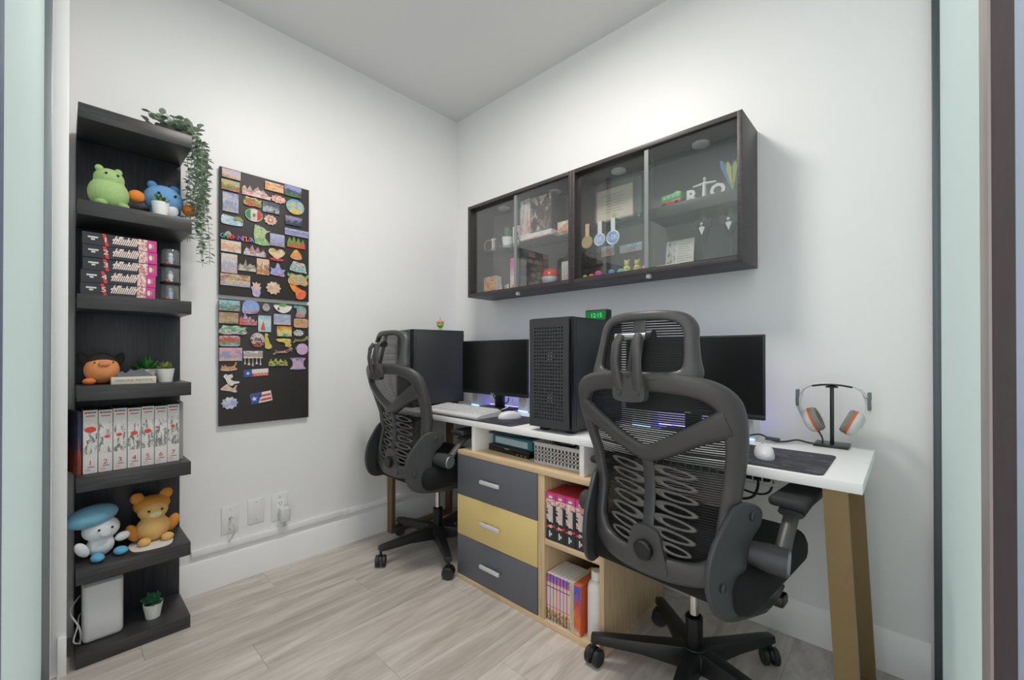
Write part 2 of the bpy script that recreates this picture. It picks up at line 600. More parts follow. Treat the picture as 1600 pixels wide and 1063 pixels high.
def trailing():
    rng = random.Random(5)
    px, py = .17, -1.60
    t = thing('trailing_plant', 'trailing eucalyptus-like plant in black tray on top of the tall shelf', 'plant', (px, py, TOP[0]))
    bm = nb(); bx(bm, (-.055, -.05, 0), (.055, .055, .03), 0, .006)
    obj('tray', bm, mat('1b1b1c', .6, name='black_tray'), t)
    bm = nb()
    for i in range(150):
        a = rng.uniform(0, 2 * PI); e = rng.uniform(.1, 1.2)
        base = Vector((rng.uniform(-.05, .07), rng.uniform(-.05, .07), .02 + rng.uniform(0, .045)))
        d = Vector((math.cos(a) * math.cos(e), math.sin(a) * math.cos(e), math.sin(e) * .55))
        leaf(bm, base + d * rng.uniform(.0, .022), d, (0, 0, 1), .028, .012, rng.random() < .25)
    c = obj('crown_leaves', bm, [LEAF1, LEAF2], t, fix=False)
    c['kind'] = 'stuff'
    for i in range(15):
        x0 = rng.uniform(-.07, .085); y0 = .058 + rng.uniform(.0, .028)
        L = rng.uniform(.24, .50) * (1 if i % 3 else .8)
        pts = [(x0 * .5, .03, .03), (x0, y0 * .75, .045), (x0 + .01, y0 + .015, .0)]
        w = rng.uniform(0, 6)
        for k in range(1, 9):
            q = k / 8
            pts.append((x0 + .012 * math.sin(w + q * 4), y0 + .006 + .012 * math.sin(w * 1.7 + q * 3.5) + .024 * (i % 3) * .8, -L * q))
        bm = nb(); tube(bm, pts, .0011, 5)
        v = obj('vine', bm, LEAF2, t)
        bm = nb()
        n = int(L / .017)
        for k in range(n):
            q = 2 + (k / n) * 7.99
            j = int(q); f = q - j
            p = Vector(pts[j]).lerp(Vector(pts[j + 1]), f) if j + 1 < len(pts) else Vector(pts[-1])
            for s in (-1, 1):
                a = k * 1.4 + rng.uniform(-.5, .5) + (0 if s > 0 else PI)
                d = Vector((math.cos(a), math.sin(a), rng.uniform(-.7, .2)))
                leaf(bm, p, d, (0, 0, 1), rng.uniform(.018, .026), rng.uniform(.006, .0095), rng.random() < .35)
        lv = obj('vine_leaves', bm, [LEAF1, LEAF2], v, fix=False)
        lv['kind'] = 'stuff'
trailing()

# ---- succulents in white pots
POTM = mat('eeeeec', .3, var=.01, name='white_glazed_pot')
SOIL = mat('3a2f25', .95, var=.3, scale=120, name='soil')
def potted(label, loc, h, r0, r1, leaves, ms, lname='leaf', rows=4, ll=.03, lw=.008, name='potted_succulent', squarish=False, seed=1, spread=1.):
    t = thing(name, label, 'plant', loc)
    bm = nb()
    n = 4 if squarish else 24
    lathe(bm, [(0, 0), (r0, 0), (r1, h), (r1 - .003, h), (r1 - .005, h - .006), (0, h - .006)], n)
    if squarish:
        bmesh.ops.rotate(bm, cent=(0, 0, 0), matrix=Matrix.Rotation(PI / 4, 3, 'Z'), verts=bm.verts[:])
        for f in bm.faces: f.smooth = False
    obj('pot', bm, POTM, t)
    bm = nb(); lathe(bm, [(r1 - .006, h - .005), (0, h - .002)], 16); obj('soil', bm, SOIL, t)
    rng = random.Random(seed)
    for k in range(leaves):
        row = k % rows
        e = .25 + 1.15 * row / max(1, rows - 1)
        a = k * 2.399 + rng.uniform(-.2, .2)
        e += rng.uniform(-.12, .12)
        d = Vector((math.cos(a) * math.cos(e) * spread, math.sin(a) * math.cos(e) * spread, math.sin(e)))
        bm = nb()
        L = ll * rng.uniform(.8, 1.1) * (1 - .25 * row / rows)
        b = Vector((0, 0, h - .004)) + d * .004
        side = d.cross(Vector((0, 0, 1))).normalized()
        tube(bm, [b, b + d * L * .5, b + d * L * .85 + Vector((0, 0, L * .08)), b + d * L + Vector((0, 0, L * .14))],
             [(lw * .6, lw * .35), (lw, lw * .4), (lw * .6, lw * .3), (lw * .12, lw * .1)], 6, rng.randrange(len(ms)) if len(ms) > 1 else 0, flat=side)
        obj(lname, bm, ms, t)
    return t
p = at(251, 336, x=.235)
potted('small green succulent in white pot in front of the blue plush toy', (.228, p.y, TOP[1]), .052, .021, .027, 22, [LEAF3, LEAFY], seed=3, ll=.036, lw=.005)
p = at(240, 968, x=.19)
potted('dark green rosette succulent in white pot beside the white router', (.175, p.y, TOP[6]), .055, .022, .031, 30, [mat('2c6a4e', .4, var=.25, name='blue_green_leaf')], seed=4, ll=.04, lw=.009)
p = at(259, 593, x=.17)
potted('brownish green rosette plant in a white pot with tapered sides', (.155, p.y, TOP[3]), .052, .022, .03, 24, [LEAFY, mat('6d6a35', .5, var=.3, name='olive_leaf')], seed=6, ll=.03, lw=.009)
p = at(233, 590, x=.10)
potted('bright green leafy plant in white pot behind the cream plaque', (.09, p.y - .005, TOP[3]), .05, .022, .029, 34, [mat('4c9a3d', .5, var=.3, name='fresh_green_leaf'), LEAF3], seed=8, ll=.05, lw=.008)

# ---- plain plush toys (generic stand-ins: size and colours only)
def plush_mat(c):
    return mat(c, .95, var=.1, scale=90, bump=.5, name='plush_' + c)
EYE = mat('0c0c0c', .15, var=.0, name='bead_eye')
def plush(label, loc, rz, parts, scale=1.):
    """parts: (name, colour, [(centre, radii, rot)...])"""
    t = thing('plush_toy', label, 'plush toy', loc, rz)
    for nm, c, es in parts:
        bm = nb()
        for e in es:
            ell(bm, Vector(e[0]) * scale, [v * scale for v in e[1]], 0, e[2] if len(e) > 2 else (0, 0, 0), 24, 16)
        m = EYE if c == 'eye' else plush_mat(c)
        o = obj(nm, bm, m, t, sharp=180)
        if len(es) > 1:
            md = o.modifiers.new('blend', 'REMESH')
            md.mode = 'VOXEL'
            md.voxel_size = .004
            md.use_smooth_shade = True
    return t
def eyes(x, y, z, r=.005):
    return [('eye', 'eye', [((x, -y, z), (r * .7, r, r))]), ('eye', 'eye', [((x, y, z), (r * .7, r, r))])]
# toys face +x
p = at(171, 322, x=.20)
plush('pale green egg-shaped plush toy on the shelf above the stacked boxes', (.165, p.y, TOP[1]), .15,
      [('body', 'a9c887', [((0, 0, .062), (.052, .057, .062)), ((.004, 0, .115), (.042, .043, .038))]),
       ('ear', 'a9c887', [((0, -.026, .15), (.009, .012, .012))]), ('ear', 'a9c887', [((0, .026, .15), (.009, .012, .012))]),
       ('foot', '9dbd7c', [((.045, -.03, .014), (.02, .018, .014))]), ('foot', '9dbd7c', [((.045, .03, .014), (.02, .018, .014))])] + eyes(.043, .016, .125, .004))
p = at(254, 338, x=.15)
plush('round blue plush toy with orange side paws beside a green plush', (.135, p.y + .004, TOP[1]), .1,
      [('body', '6f9fd0', [((0, 0, .032), (.04, .042, .034)), ((.005, 0, .088), (.05, .064, .056))]),
       ('belly', 'dfe3e8', [((.03, .012, .045), (.018, .03, .03))]),
       ('paw', 'e88b3c', [((.01, -.083, .078), (.018, .026, .024))]), ('paw', 'e88b3c', [((.01, .083, .068), (.018, .026, .024))]),
       ('ear', '4f86bd', [((0, -.035, .14), (.012, .016, .016))]), ('ear', '4f86bd', [((0, .035, .14), (.012, .016, .016))]),
       ('foot', '5f91c4', [((.045, -.034, .013), (.022, .018, .013))]), ('foot', '5f91c4', [((.045, .034, .013), (.022, .018, .013))])] + eyes(.052, .026, .1, .005))
p = at(160, 595, x=.18)
plush('orange plush toy with floppy black ears beside the cream plaque', (.15, p.y, TOP[3]), .1,
      [('body', 'e39a5f', [((0, 0, .06), (.052, .055, .058))]),
       ('cap', '2b2523', [((-.008, 0, .088), (.047, .05, .042))]),
       ('muzzle', 'e08a6a', [((.048, 0, .083), (.012, .018, .012))]),
       ('ear', '231d1c', [((-.004, -.054, .1), (.012, .016, .032), (.35, 0, 0))]), ('ear', '231d1c', [((-.004, .054, .1), (.012, .016, .032), (-.35, 0, 0))]),
       ('foot', 'd97f3f', [((.04, -.043, .014), (.022, .02, .014))]), ('foot', 'd97f3f', [((.04, .043, .014), (.022, .02, .014))])] + eyes(.042, .028, .09, .003), .88)
p = at(153, 860, x=.19)
plush('white plush toy with a pale blue beret and blue feet', (.165, p.y + .008, TOP[5]), .25,
      [('body', 'e4e6ea', [((0, 0, .04), (.036, .038, .04)), ((.004, 0, .098), (.042, .052, .042))]),
       ('hat', '7db4cd', [((-.006, -.022, .148), (.058, .072, .036), (.14, 0, 0))]),
       ('arm', 'e4e6ea', [((.02, -.055, .045), (.014, .016, .03), (.5, 0, 0))]), ('arm', 'e4e6ea', [((.02, .055, .055), (.014, .022, .016), (.2, 0, 0))]),
       ('muzzle', 'd3d5da', [((.043, 0, .086), (.012, .016, .012))]),
       ('foot', '66b3d6', [((.052, -.024, .014), (.026, .018, .014))]), ('foot', '66b3d6', [((.05, .04, .014), (.026, .02, .014))])] + eyes(.045, .018, .106, .004))
p = at(240, 833, x=.16)
plush('yellow plush toy in an orange hood on the board above the router', (.125, p.y, TOP[5]), .1,
      [('body', 'e3b671', [((.01, 0, .05), (.048, .054, .05)), ((.008, 0, .118), (.04, .048, .04))]),
       ('hood', 'd98f3e', [((-.008, 0, .136), (.046, .058, .036)), ((-.008, -.045, .17), (.012, .022, .022)), ((-.008, .045, .17), (.012, .022, .022))]),
       ('arm', 'd98f3e', [((.01, -.06, .045), (.016, .02, .036), (.4, 0, 0))]), ('arm', 'd98f3e', [((.01, .062, .052), (.016, .02, .034), (-.4, 0, 0))]),
       ('muzzle', 'f0d9a8', [((.045, 0, .108), (.01, .02, .013))]),
       ('foot', 'e3b671', [((.055, -.035, .015), (.02, .02, .015))]), ('foot', 'e3b671', [((.055, .035, .015), (.02, .02, .015))])] + eyes(.046, .02, .124, .0045))
bm = nb(); pts = cat_loop([(-.05, -.05, 0), (.05, -.055, 0), (.075, 0, 0), (.06, .055, 0), (-.04, .06, 0)], 5)
prism(bm, [(v.x, v.y) for v in pts], 0, .0016)
tag(obj('paper_slip', bm, PAPER, loc=(.165, p.y - .01, TOP[5])), 'crumpled white paper slip under the yellow plush toy', 'paper')

# ---- boxed books, stacked flat: dark spines with red slash and magenta end
def slash_box(loc, L, H, D, num, label, group, upright=False, rotz=0., red_side=False):
    """spine in local yz-plane looking +x; local y along the spine"""
    t = thing('boxed_book', label, 'book', loc, rotz, group)
    bm = nb(); bx(bm, (-D, -L / 2, 0), (0, L / 2, H), 0, .0008, 1)
    mats = [INK, mat('b53a40', .5, name='red_cover')]
    if red_side:
        for f in bm.faces:
            c = f.calc_center_median()
            if f.normal.y > .5 or c.y > L / 2 - .001: f.material_index = 1
    obj('case', bm, mats, t)
    e = .0004
    def pl(nm, poly, m, d=e):
        b2 = nb(); prism(b2, poly, 0, d, face_x((0, 0, 0))); return obj(nm, b2, m, t)
    pl('end_label', [(L * .36, 0.0005), (L / 2 - .0004, .0005), (L / 2 - .0004, H - .0005), (L * .36, H - .0005)], PINK)
    pl('end_mark', [(L * .39, H * .3), (L * .415, H * .3), (L * .43, H * .5), (L * .415, H * .72), (L * .39, H * .72), (L * .38, H * .5)], PAPER, .0007)
    pl('end_mark', [(L * .435, H * .3), (L * .455, H * .3), (L * .455, H * .72), (L * .435, H * .72)], mat('b79b4a', .5, name='ochre_print'), .0007)
    pl('picture_strip', [(L * .235, .0005), (L * .36, .0005), (L * .36, H - .0005), (L * .235, H - .0005)],
       prnt(['efdcd4', 'd98a88', 'f2e3da', 'b9464d', 'f6efe8'], num, 5., .2, axis='Z'))
    pl('slash', [(-L * .205, 0.0005), (-L * .16, .0005), (-L * .205, H - .0005), (-L * .25, H - .0005)], RED)
    text(str(num), H * .55, PAPER, t, face_x((.0008, -L * .205, H * .5)), 'number', sx=1.3)
    # slanted block lettering, too blurred in the photograph to read
    b2 = nb()
    rng = random.Random(3)
    x = -L * .12
    while x < L * .20:
        w = L * .018
        h = H * (.5 + (.18 if rng.random() < .3 else 0)); z0 = H * .27; k = h * .35
        prism(b2, [(x, z0), (x + w, z0), (x + w + k, z0 + h), (x + k, z0 + h)], 0, .0006, face_x((0, 0, 0)))
        if rng.random() < .6:
            z1 = z0 + h * rng.choice((.02, .4, .75))
            prism(b2, [(x, z1), (x + w * 2, z1), (x + w * 2 + .002, z1 + h * .2), (x + .002, z1 + h * .2)], 0, .0005, face_x((0, 0, 0)))
        x += w * 1.55
    obj('title_lettering', b2, mat('f0dcd6', .5, name='cream_print'), t)
    for k, (a, b, zz) in enumerate(((-.43, -.30, .55), (-.39, -.34, .38))):
        pl('small_lettering', [(L * a, H * zz), (L * b, H * zz), (L * b, H * (zz + .12)), (L * a, H * (zz + .12))], PAPER)
    return t
ya = at(128, 410, x=.235).y
yb = at(245, 420, x=.235).y
LBK = yb - ya
z0 = TOP[2]
Hs = (at(128, 359, x=.235).z - TOP[2] - .002) / 5
off = [-.004, -.003, .0015, .001, 0]
onum = ['bottom', 'fourth', 'third', 'second', 'top']
for i in range(5):
    slash_box((.235 - (.003 if i == 2 else 0), (ya + yb) / 2 + off[i], z0 + i * Hs), LBK, Hs - .0006, .14, 5 - i,
              'dark boxed book with red slash numbered %d, %s of the flat stack' % (5 - i, {0: 'lowest', 1: 'second lowest', 2: 'middle', 3: 'second', 4: 'uppermost'}[i]), 'flat stack of dark boxed books')
# ---- clear display capsules
def capsule(loc, label, seed):
    t = thing('display_capsule', label, 'display case', loc, 0, 'stacked clear capsules')
    bm = nb(); lathe(bm, [(0, 0), (.033, 0), (.033, .006), (.028, .008), (0, .008)], 24); obj('base', bm, mat('191919', .35, name='black_base'), t)
    bm = nb(); lathe(bm, [(.0265, .008), (.0265, .058), (.023, .0655), (0, .067)], 24); obj('dome', bm, glass((.95, .97, .97), 1.7, name='capsule_plastic', haze=.1), t)
    rng = random.Random(seed)
    bm = nb(); lathe(bm, [(0, .008), (.009, .008), (.007, .02), (.010, .034), (.006, .042), (0, .043)], 12)
    f = obj('miniature', bm, mat(['8fb3d9', 'dfe3ea', 'b7c6dd'][seed % 3], .5, name='mini_body%d' % seed), t)
    bm = nb(); ell(bm, (.002, 0, .046), (.008, .008, .008), 0, u=12, v=8); obj('miniature_top', bm, mat(['e8d9c8', 'c9d6ea', 'e9ecf2'][seed % 3], .5, name='mini_top%d' % seed), t)
    bm = nb(); bx(bm, (.006, -.016, .008), (.018, -.002, .016), 0, .001); obj('miniature_plinth', bm, RED, t)
p = at(266, 466, x=.20)
hz = .0678
for k, w in enumerate(('lowest', 'middle', 'uppermost')):
    capsule((.2, p.y, TOP[2] + k * hz), 'clear display capsule with tiny figure, %s of three stacked' % w, k)

# ---- cream plaque with grey cut-out
ya = at(174, 590, x=.235).y; yb = at(245, 585, x=.235).y
W = yb - ya
t = thing('plaque', 'cream wooden block plaque with grey cut-out on the middle board', 'ornament', (.225, (ya + yb) / 2, TOP[3]))
bm = nb(); bx(bm, (-.03, -W / 2, 0), (.0, W / 2, .026), 0, .001); obj('block', bm, mat('ddd6c6', .6, var=.05, name='cream_wood'), t)
text('HAKUNA MATATA', .0125, mat('8f887a', .7, name='pale_engraving'), t, face_x((.0004, 0, .0135)), sx=.98)
bm = nb()
hill = [(-W * .36, .0255), (-W * .36, .04), (-W * .26, .047), (-W * .2, .04), (-W * .14, .043), (-W * .08, .054), (0, .048), (W * .1, .052), (W * .2, .056), (W * .27, .045), (W * .36, .037), (W * .42, .03), (W * .42, .0255)]
prism(bm, hill, -.002, .002, face_x((-.014, 0, 0))); obj('cutout', bm, mat('6d7076', .6, name='grey_cutout'), t)

# ---- seven numbered white box spines
ya = at(129, 690, x=.215).y; yb = at(281, 690, x=.215).y
bw = (yb - ya) / 7
hbk = at(129, 642, x=.215).z - TOP[4]
WCOV = mat('ded9d6', .5, var=.04, scale=50, name='white_cover')
GCOV = mat('4b4b4d', .6, var=.08, name='dark_grey_top')
SKET = prnt(['dcd8d4', 'dcd8d4', 'd5d0cc', '5b5f66', 'd9d5d1', 'dcd8d4', 'e2dedb'], 2, 5., .25, axis='Z')
for i in range(7):
    h = hbk - (.002 if i % 2 else 0)
    t = thing('numbered_book', 'white boxed book with red spine figure numbered %d on the fourth board gap' % (i + 1), 'book', (.215 - (.006 if i == 6 else 0), ya + bw * (i + .5), TOP[4]), 0, 'row of white numbered boxed books')
    t['label'] = 'white boxed book whose spine carries the red numeral ' + ['one', 'two', 'three', 'four', 'five', 'six', 'seven'][i]
    bm = nb(); bx(bm, (-.13, -bw / 2 + .0008, 0), (0, bw / 2 - .0008, h), 0, .0006, 1)
    for f in bm.faces:
        if f.calc_center_median().z > h - .001: f.material_index = 1
    obj('case', bm, [WCOV, GCOV], t)
    def pl(nm, poly, m, d=.0004):
        b2 = nb(); prism(b2, poly, 0, d, face_x((0, 0, 0))); return obj(nm, b2, m, t)
    a = bw / 2 - .002
    pl('spine_drawing', [(-a, h * .30), (a, h * .30), (a, h * .80), (-a, h * .80)], prnt(['dcd8d4', 'dedad6', 'd5d0cc', '53575e', 'd9d5d1', 'dcd8d4', 'e2dedb'], 2 + i * 3, 4.5, .25, axis='Z'), .0003)
    pl('header_mark', [(-a * .85, h * .945), (-a * .45, h * .945), (-a * .45, h * .975), (-a * .85, h * .975)], RED)
    pl('header_bar', [(-a * .4, h * .945), (a * .85, h * .945), (a * .85, h * .975), (-a * .4, h * .975)], mat('7d848c', .5, name='grey_print'))
    pl('title_bar', [(-a * .65, h * .895), (a * .7, h * .895), (a * .7, h * .915), (-a * .65, h * .915)], mat('cf6a80', .5, name='rose_print'))
    rr = [(.0, .69, 1.), (.25, .565, .55), (-.15, .57, .55), (.0, .575, .7), (.0, .58, .75), (-.7, .635, .3), (-.1, .62, .5)][i]
    cy_, cz_, s_ = rr[0] * a, rr[1] * h, rr[2] * a * .85
    pl('red_blot', [(cy_ + s_ * math.cos(k * PI / 5) * (1.05 if i == 0 else 1), cz_ + s_ * .75 * math.sin(k * PI / 5)) for k in range(10)], mat('d8483c', .5, name='vermilion_print'), .0005)
    text(str(i + 1), .024, RED, t, face_x((.0006, .0, h * .16)), 'number', sx=1.1)
    pl('underline', [(-a * .4, h * .095), (a * .6, h * .095), (a * .6, h * .105), (-a * .4, h * .105)], INK)
    b2 = nb(); tube(b2, [(0.0004, -a * .35 + .0055 * math.cos(k * PI / 6), h * .055 + .0035 * math.sin(k * PI / 6)) for k in range(12)], .0005, 4, closed=True); obj('publisher_ring', b2, RED, t)
bm = nb(); bx(bm, (-.13, -.011, 0), (0, 0, hbk - .002), 0, .0008, 1)
tag(obj('illustrated_book', bm, prnt(['4a4f74', '8f4034', '7e2f2c', 'b5562f', '2d3352', '3c4266', '20263f'], 4, 3.2, .45, axis='Z'), loc=(.214, ya - .0016, TOP[4]), rot=(0, 0, R(12))),
    'dark blue and red illustrated book leaning beside white box number 1', 'book')
bm = nb(); bx(bm, (-.12, 0, 0), (0, .012, hbk + .004), 0, .0006, 1)
tag(obj('paperback', bm, mat('9b9894', .7, var=.1, name='grey_pages'), loc=(.188, yb + .0025, TOP[4]), rot=(0, 0, R(-3))), 'grey paperback standing behind white box number 7', 'book')

# ---- white router with cords
ya = at(128, 990, x=.21).y; yb = at(193, 975, x=.21).y
hr = at(128, 895, x=.19).z - TOP[6] + .02
W = yb - ya
t = thing('router', 'white upright router with grey top on the lowest shelf board', 'router', (.16, (ya + yb) / 2, TOP[6]))
bm = nb(); bx(bm, (-.055, -W / 2, 0), (.055, W / 2, .212), 0, .016, 4); obj('casing', bm, mat('d9d9da', .45, var=.01, name='router_white'), t)
bm = nb(); bx(bm, (-.05, -W / 2 + .003, .196), (.0565, W / 2 - .003, .2125), 0, .007, 3); obj('grille_top', bm, mat('8d9599', .6, name='router_grey'), t)
CORDW = mat('b9babd', .5, name='grey_cord')
def cord(label, pts, r, m, n=6, sm=6):
    bm = nb(); tube(bm, cat_loop([tuple(q) for q in pts], sm, False), r, n)
    return tag(obj('cord', bm, m), label, 'cord')
yl = SY0
cord('grey cord looping out behind the white router', [(.10, ya + .02, .12), (.15, ya - .004, .135), (.205, yl + .006, .118), (.235, yl - .004, .085), (.215, yl + .012, .062), (.18, ya - .006, TOP[6] + .006), (.15, ya + .008, TOP[6] + .004)], .0022, CORDW)
cord('white flat cord dangling from the router to the shelf', [(.10, ya + .01, .19), (.16, yl + .006, .196), (.21, yl - .012, .178), (.232, yl + .008, .13), (.225, ya - .003, .09), (.2, ya - .005, TOP[6] + .005)], .0026, CORDW)

# ------------------------------------------------------------------ memo boards and magnets on the left wall
BOARD = mat('34302f', .55, var=.08, scale=8, name='black_sheet_metal')
BOARD2 = mat('2b2d2e', .5, var=.08, scale=8, name='black_sheet_metal_cool')
BY0, BY1 = -1.402, -1.008
def board(zlo, zhi, label):
    t = thing('memo_board', label, 'memo board', (0, (BY0 + BY1) / 2, zlo))
    h = zhi - zlo
    w = (BY1 - BY0) / 2
    bm = nb(); bx(bm, (.008, -w, 0), (.02, w, h), 0, .002, 2); obj('panel', bm, BOARD, t)
    for s in (-1, 1):
        bm = nb(); bx(bm, (0, -w + .03 if s < 0 else w - .06, .02), (.008, -w + .06 if s < 0 else w - .03, h - .02)); obj('mount', bm, WPL, t)
board(1.331, 1.915, 'black magnetic board full of souvenir magnets, the upper of two')
board(.731, 1.313, 'black magnetic board half covered with souvenir magnets, the lower of two')
CR = {1: (340, 255, 9.247), 2: (340, 350, 8.507), 3: (336, 465, 10.39), 4: (336, 540, 8.857)}
def sh_rect(w, h): return [(-w, -h), (w, -h), (w, h), (-w, h)]
def sh_round(w, h, r=.35, n=5):
    q = min(w, h) * r; out = []
    for cx, cy, a0 in ((w - q, h - q, 0), (-w + q, h - q, 90), (-w + q, -h + q, 180), (w - q, -h + q, 270)):
        out += [(cx + q * math.cos(R(a0 + 90 * k / n)), cy + q * math.sin(R(a0 + 90 * k / n))) for k in range(n + 1)]
    return out
def sh_oval(w, h, n=28): return [(w * math.cos(2 * PI * k / n), h * math.sin(2 * PI * k / n)) for k in range(n)]
def sh_scallop(w, h, n=10, d=.1):
    return [((1 + d * math.cos(n * 2 * PI * k / (n * 6))) * w / (1 + d) * math.cos(2 * PI * k / (n * 6)), (1 + d * math.cos(n * 2 * PI * k / (n * 6))) * h / (1 + d) * math.sin(2 * PI * k / (n * 6))) for k in range(n * 6)]
def sh_heart(w, h):
    o = []
    for k in range(32):
        a = 2 * PI * k / 32
        o.append((w * (math.sin(a) ** 3), h * (.1 + (13 * math.cos(a) - 5 * math.cos(2 * a) - 2 * math.cos(3 * a) - math.cos(4 * a)) / 15.5)))
    return o[::-1]
def sh_sky(w, h, prof): return [(-w, -h), (w, -h)] + [(w * (1 - 2 * i / (len(prof) - 1)), h * (2 * p - 1)) for i, p in enumerate(reversed(prof))]
def sh_poly(w, h, pts): return [(w * x, h * y) for x, y in pts]
POL = dict(
    minn=[(-.95, -1), (.85, -1), (.8, -.75), (.35, -.35), (.3, 0), (.5, .25), (1, .5), (.55, .5), (.1, .75), (-.45, .85), (-.5, 1), (-.6, .85), (-1, .85)],
    dela=[(-.9, -1), (1, -1), (.95, -.6), (.4, -.25), (.1, .2), (-.2, .6), (.1, .9), (-.4, 1), (-1, .9)],
    mary=[(-1, .9), (.85, .95), (.85, -.3), (1, -.3), (.95, -.9), (.6, -1), (.1, -.75), (.15, -.2), (-.3, .2), (-.7, .2), (-1, .5)],
    cat=[(-1, -.8), (-.9, -.2), (-.85, .4), (-.65, .1), (-.45, .45), (-.3, .05), (.3, .05), (.6, .3), (.75, 1), (.95, .9), (.75, .2), (.8, -.3), (1, -.6), (.6, -.9), (-.2, -1)],
    cat2=[(-1, .6), (-.7, 1), (-.4, .8), (.1, .95), (.2, .4), (-.1, .2), (.3, -.2), (1, -.3), (1, -.6), (.4, -.7), (.1, -1), (-.3, -.8), (-.6, -.3), (-.7, .1)],
    cat3=[(-1, -.1), (-.6, .5), (-.2, .9), (.1, .4), (.5, -.1), (.75, .5), (1, .55), (.8, -.2), (1, -.8), (.7, -1), (.0, -.6), (-.8, -.4)],
    croc=[(-1, -.7), (-.85, -.9), (-.6, -.55), (0, -.5), (.4, -.4), (.75, .1), (.8, -.2), (.95, -.1), (.85, .35), (1, .6), (.75, 1), (.5, .6), (.1, .1), (-.5, .1), (-.75, .3), (-.8, -.2)],
    hour=[(-1, -1), (1, -1), (.75, -.5), (.75, .5), (1, 1), (-1, 1), (-.7, .5), (-.7, -.5)],
    tri=[(-1, -.55), (-.6, -.85), (0, -1), (.6, -.9), (1, -.6), (.8, .1), (.45, .6), (.1, 1), (-.3, .75), (-.75, 0)],
    maple=[(-1, -.7), (-.5, -.85), (.2, -.9), (.55, -1), (.95, -.8), (.75, -.4), (1, .1), (.55, .05), (.3, .4), (.25, .6), (0, 1), (-.2, .6), (-.35, .15), (-.7, .1), (-1, .3), (-.8, -.2)],
    cloth=[(-1, -.7), (.95, -1), (1, -.6), (.8, .7), (.2, .75), (-.5, 1), (-.75, .4)],
    half=[(-1, .9), (-.95, .35), (-.7, -.3), (-.3, -.8), (.1, -1), (.5, -.75), (.85, -.2), (1, .4), (1, .9), (.2, 1), (-.4, 1)],
    cone=[(-1, .9), (-.6, 1), (.5, .35), (.9, .25), (1, -.3), (.7, -.85), (.2, -1), (-.2, -.8), (-.3, -.1), (-.6, .1)],
    pine=[(-.2, -1), (.5, -1), (.8, -.5), (.75, .1), (1, .25), (.6, .45), (.85, .85), (.3, .75), (0, 1), (-.2, .75), (-.75, .9), (-.55, .4), (-1, .25), (-.75, -.2), (-.65, -.8)],
    bus=[(-1, -.6), (-.8, -1), (.7, -1), (1, -.6), (.95, .2), (.6, .7), (-.1, .85), (-.85, 1), (-1, .3)],
    blob=[(-1, -.4), (-.85, -.85), (-.3, -1), (.2, -.8), (.7, -1), (1, -.5), (.85, .1), (.95, .7), (.6, .6), (.3, 1), (-.2, .8), (-.7, 1), (-.8, .4), (-.95, .1)],
    dome=[(-.9, -1), (.55, -1), (.9, -.6), (1, 0), (.85, .55), (.5, .95), (-.2, 1), (-.6, .9), (-.9, .5), (-1, -.2)],
    palm=[(-.7, -1), (.75, -1), (.8, -.55), (.95, -.4), (1, .3), (.7, .8), (.1, 1), (-.3, .85), (-.8, 1), (-1, .6), (-.65, .5), (-.5, 0), (-.6, -.4)])
SK = dict(a=[.55, .8, .5, .9, .45, .7, .95, .6, .75, .55, .35, .3], b=[.35, .6, .45, .5, 1, .4, .6, .65, .5, .6, .3], c=[.5, .7, .55, 1, .8, .6, .75, .5, .55, .3, .5],
          d=[.3, .75, .5, 1, .45, .9, .4, .7, .35], e=[.4, .9, .55, 1, .5, .95, .5, .8, .4])
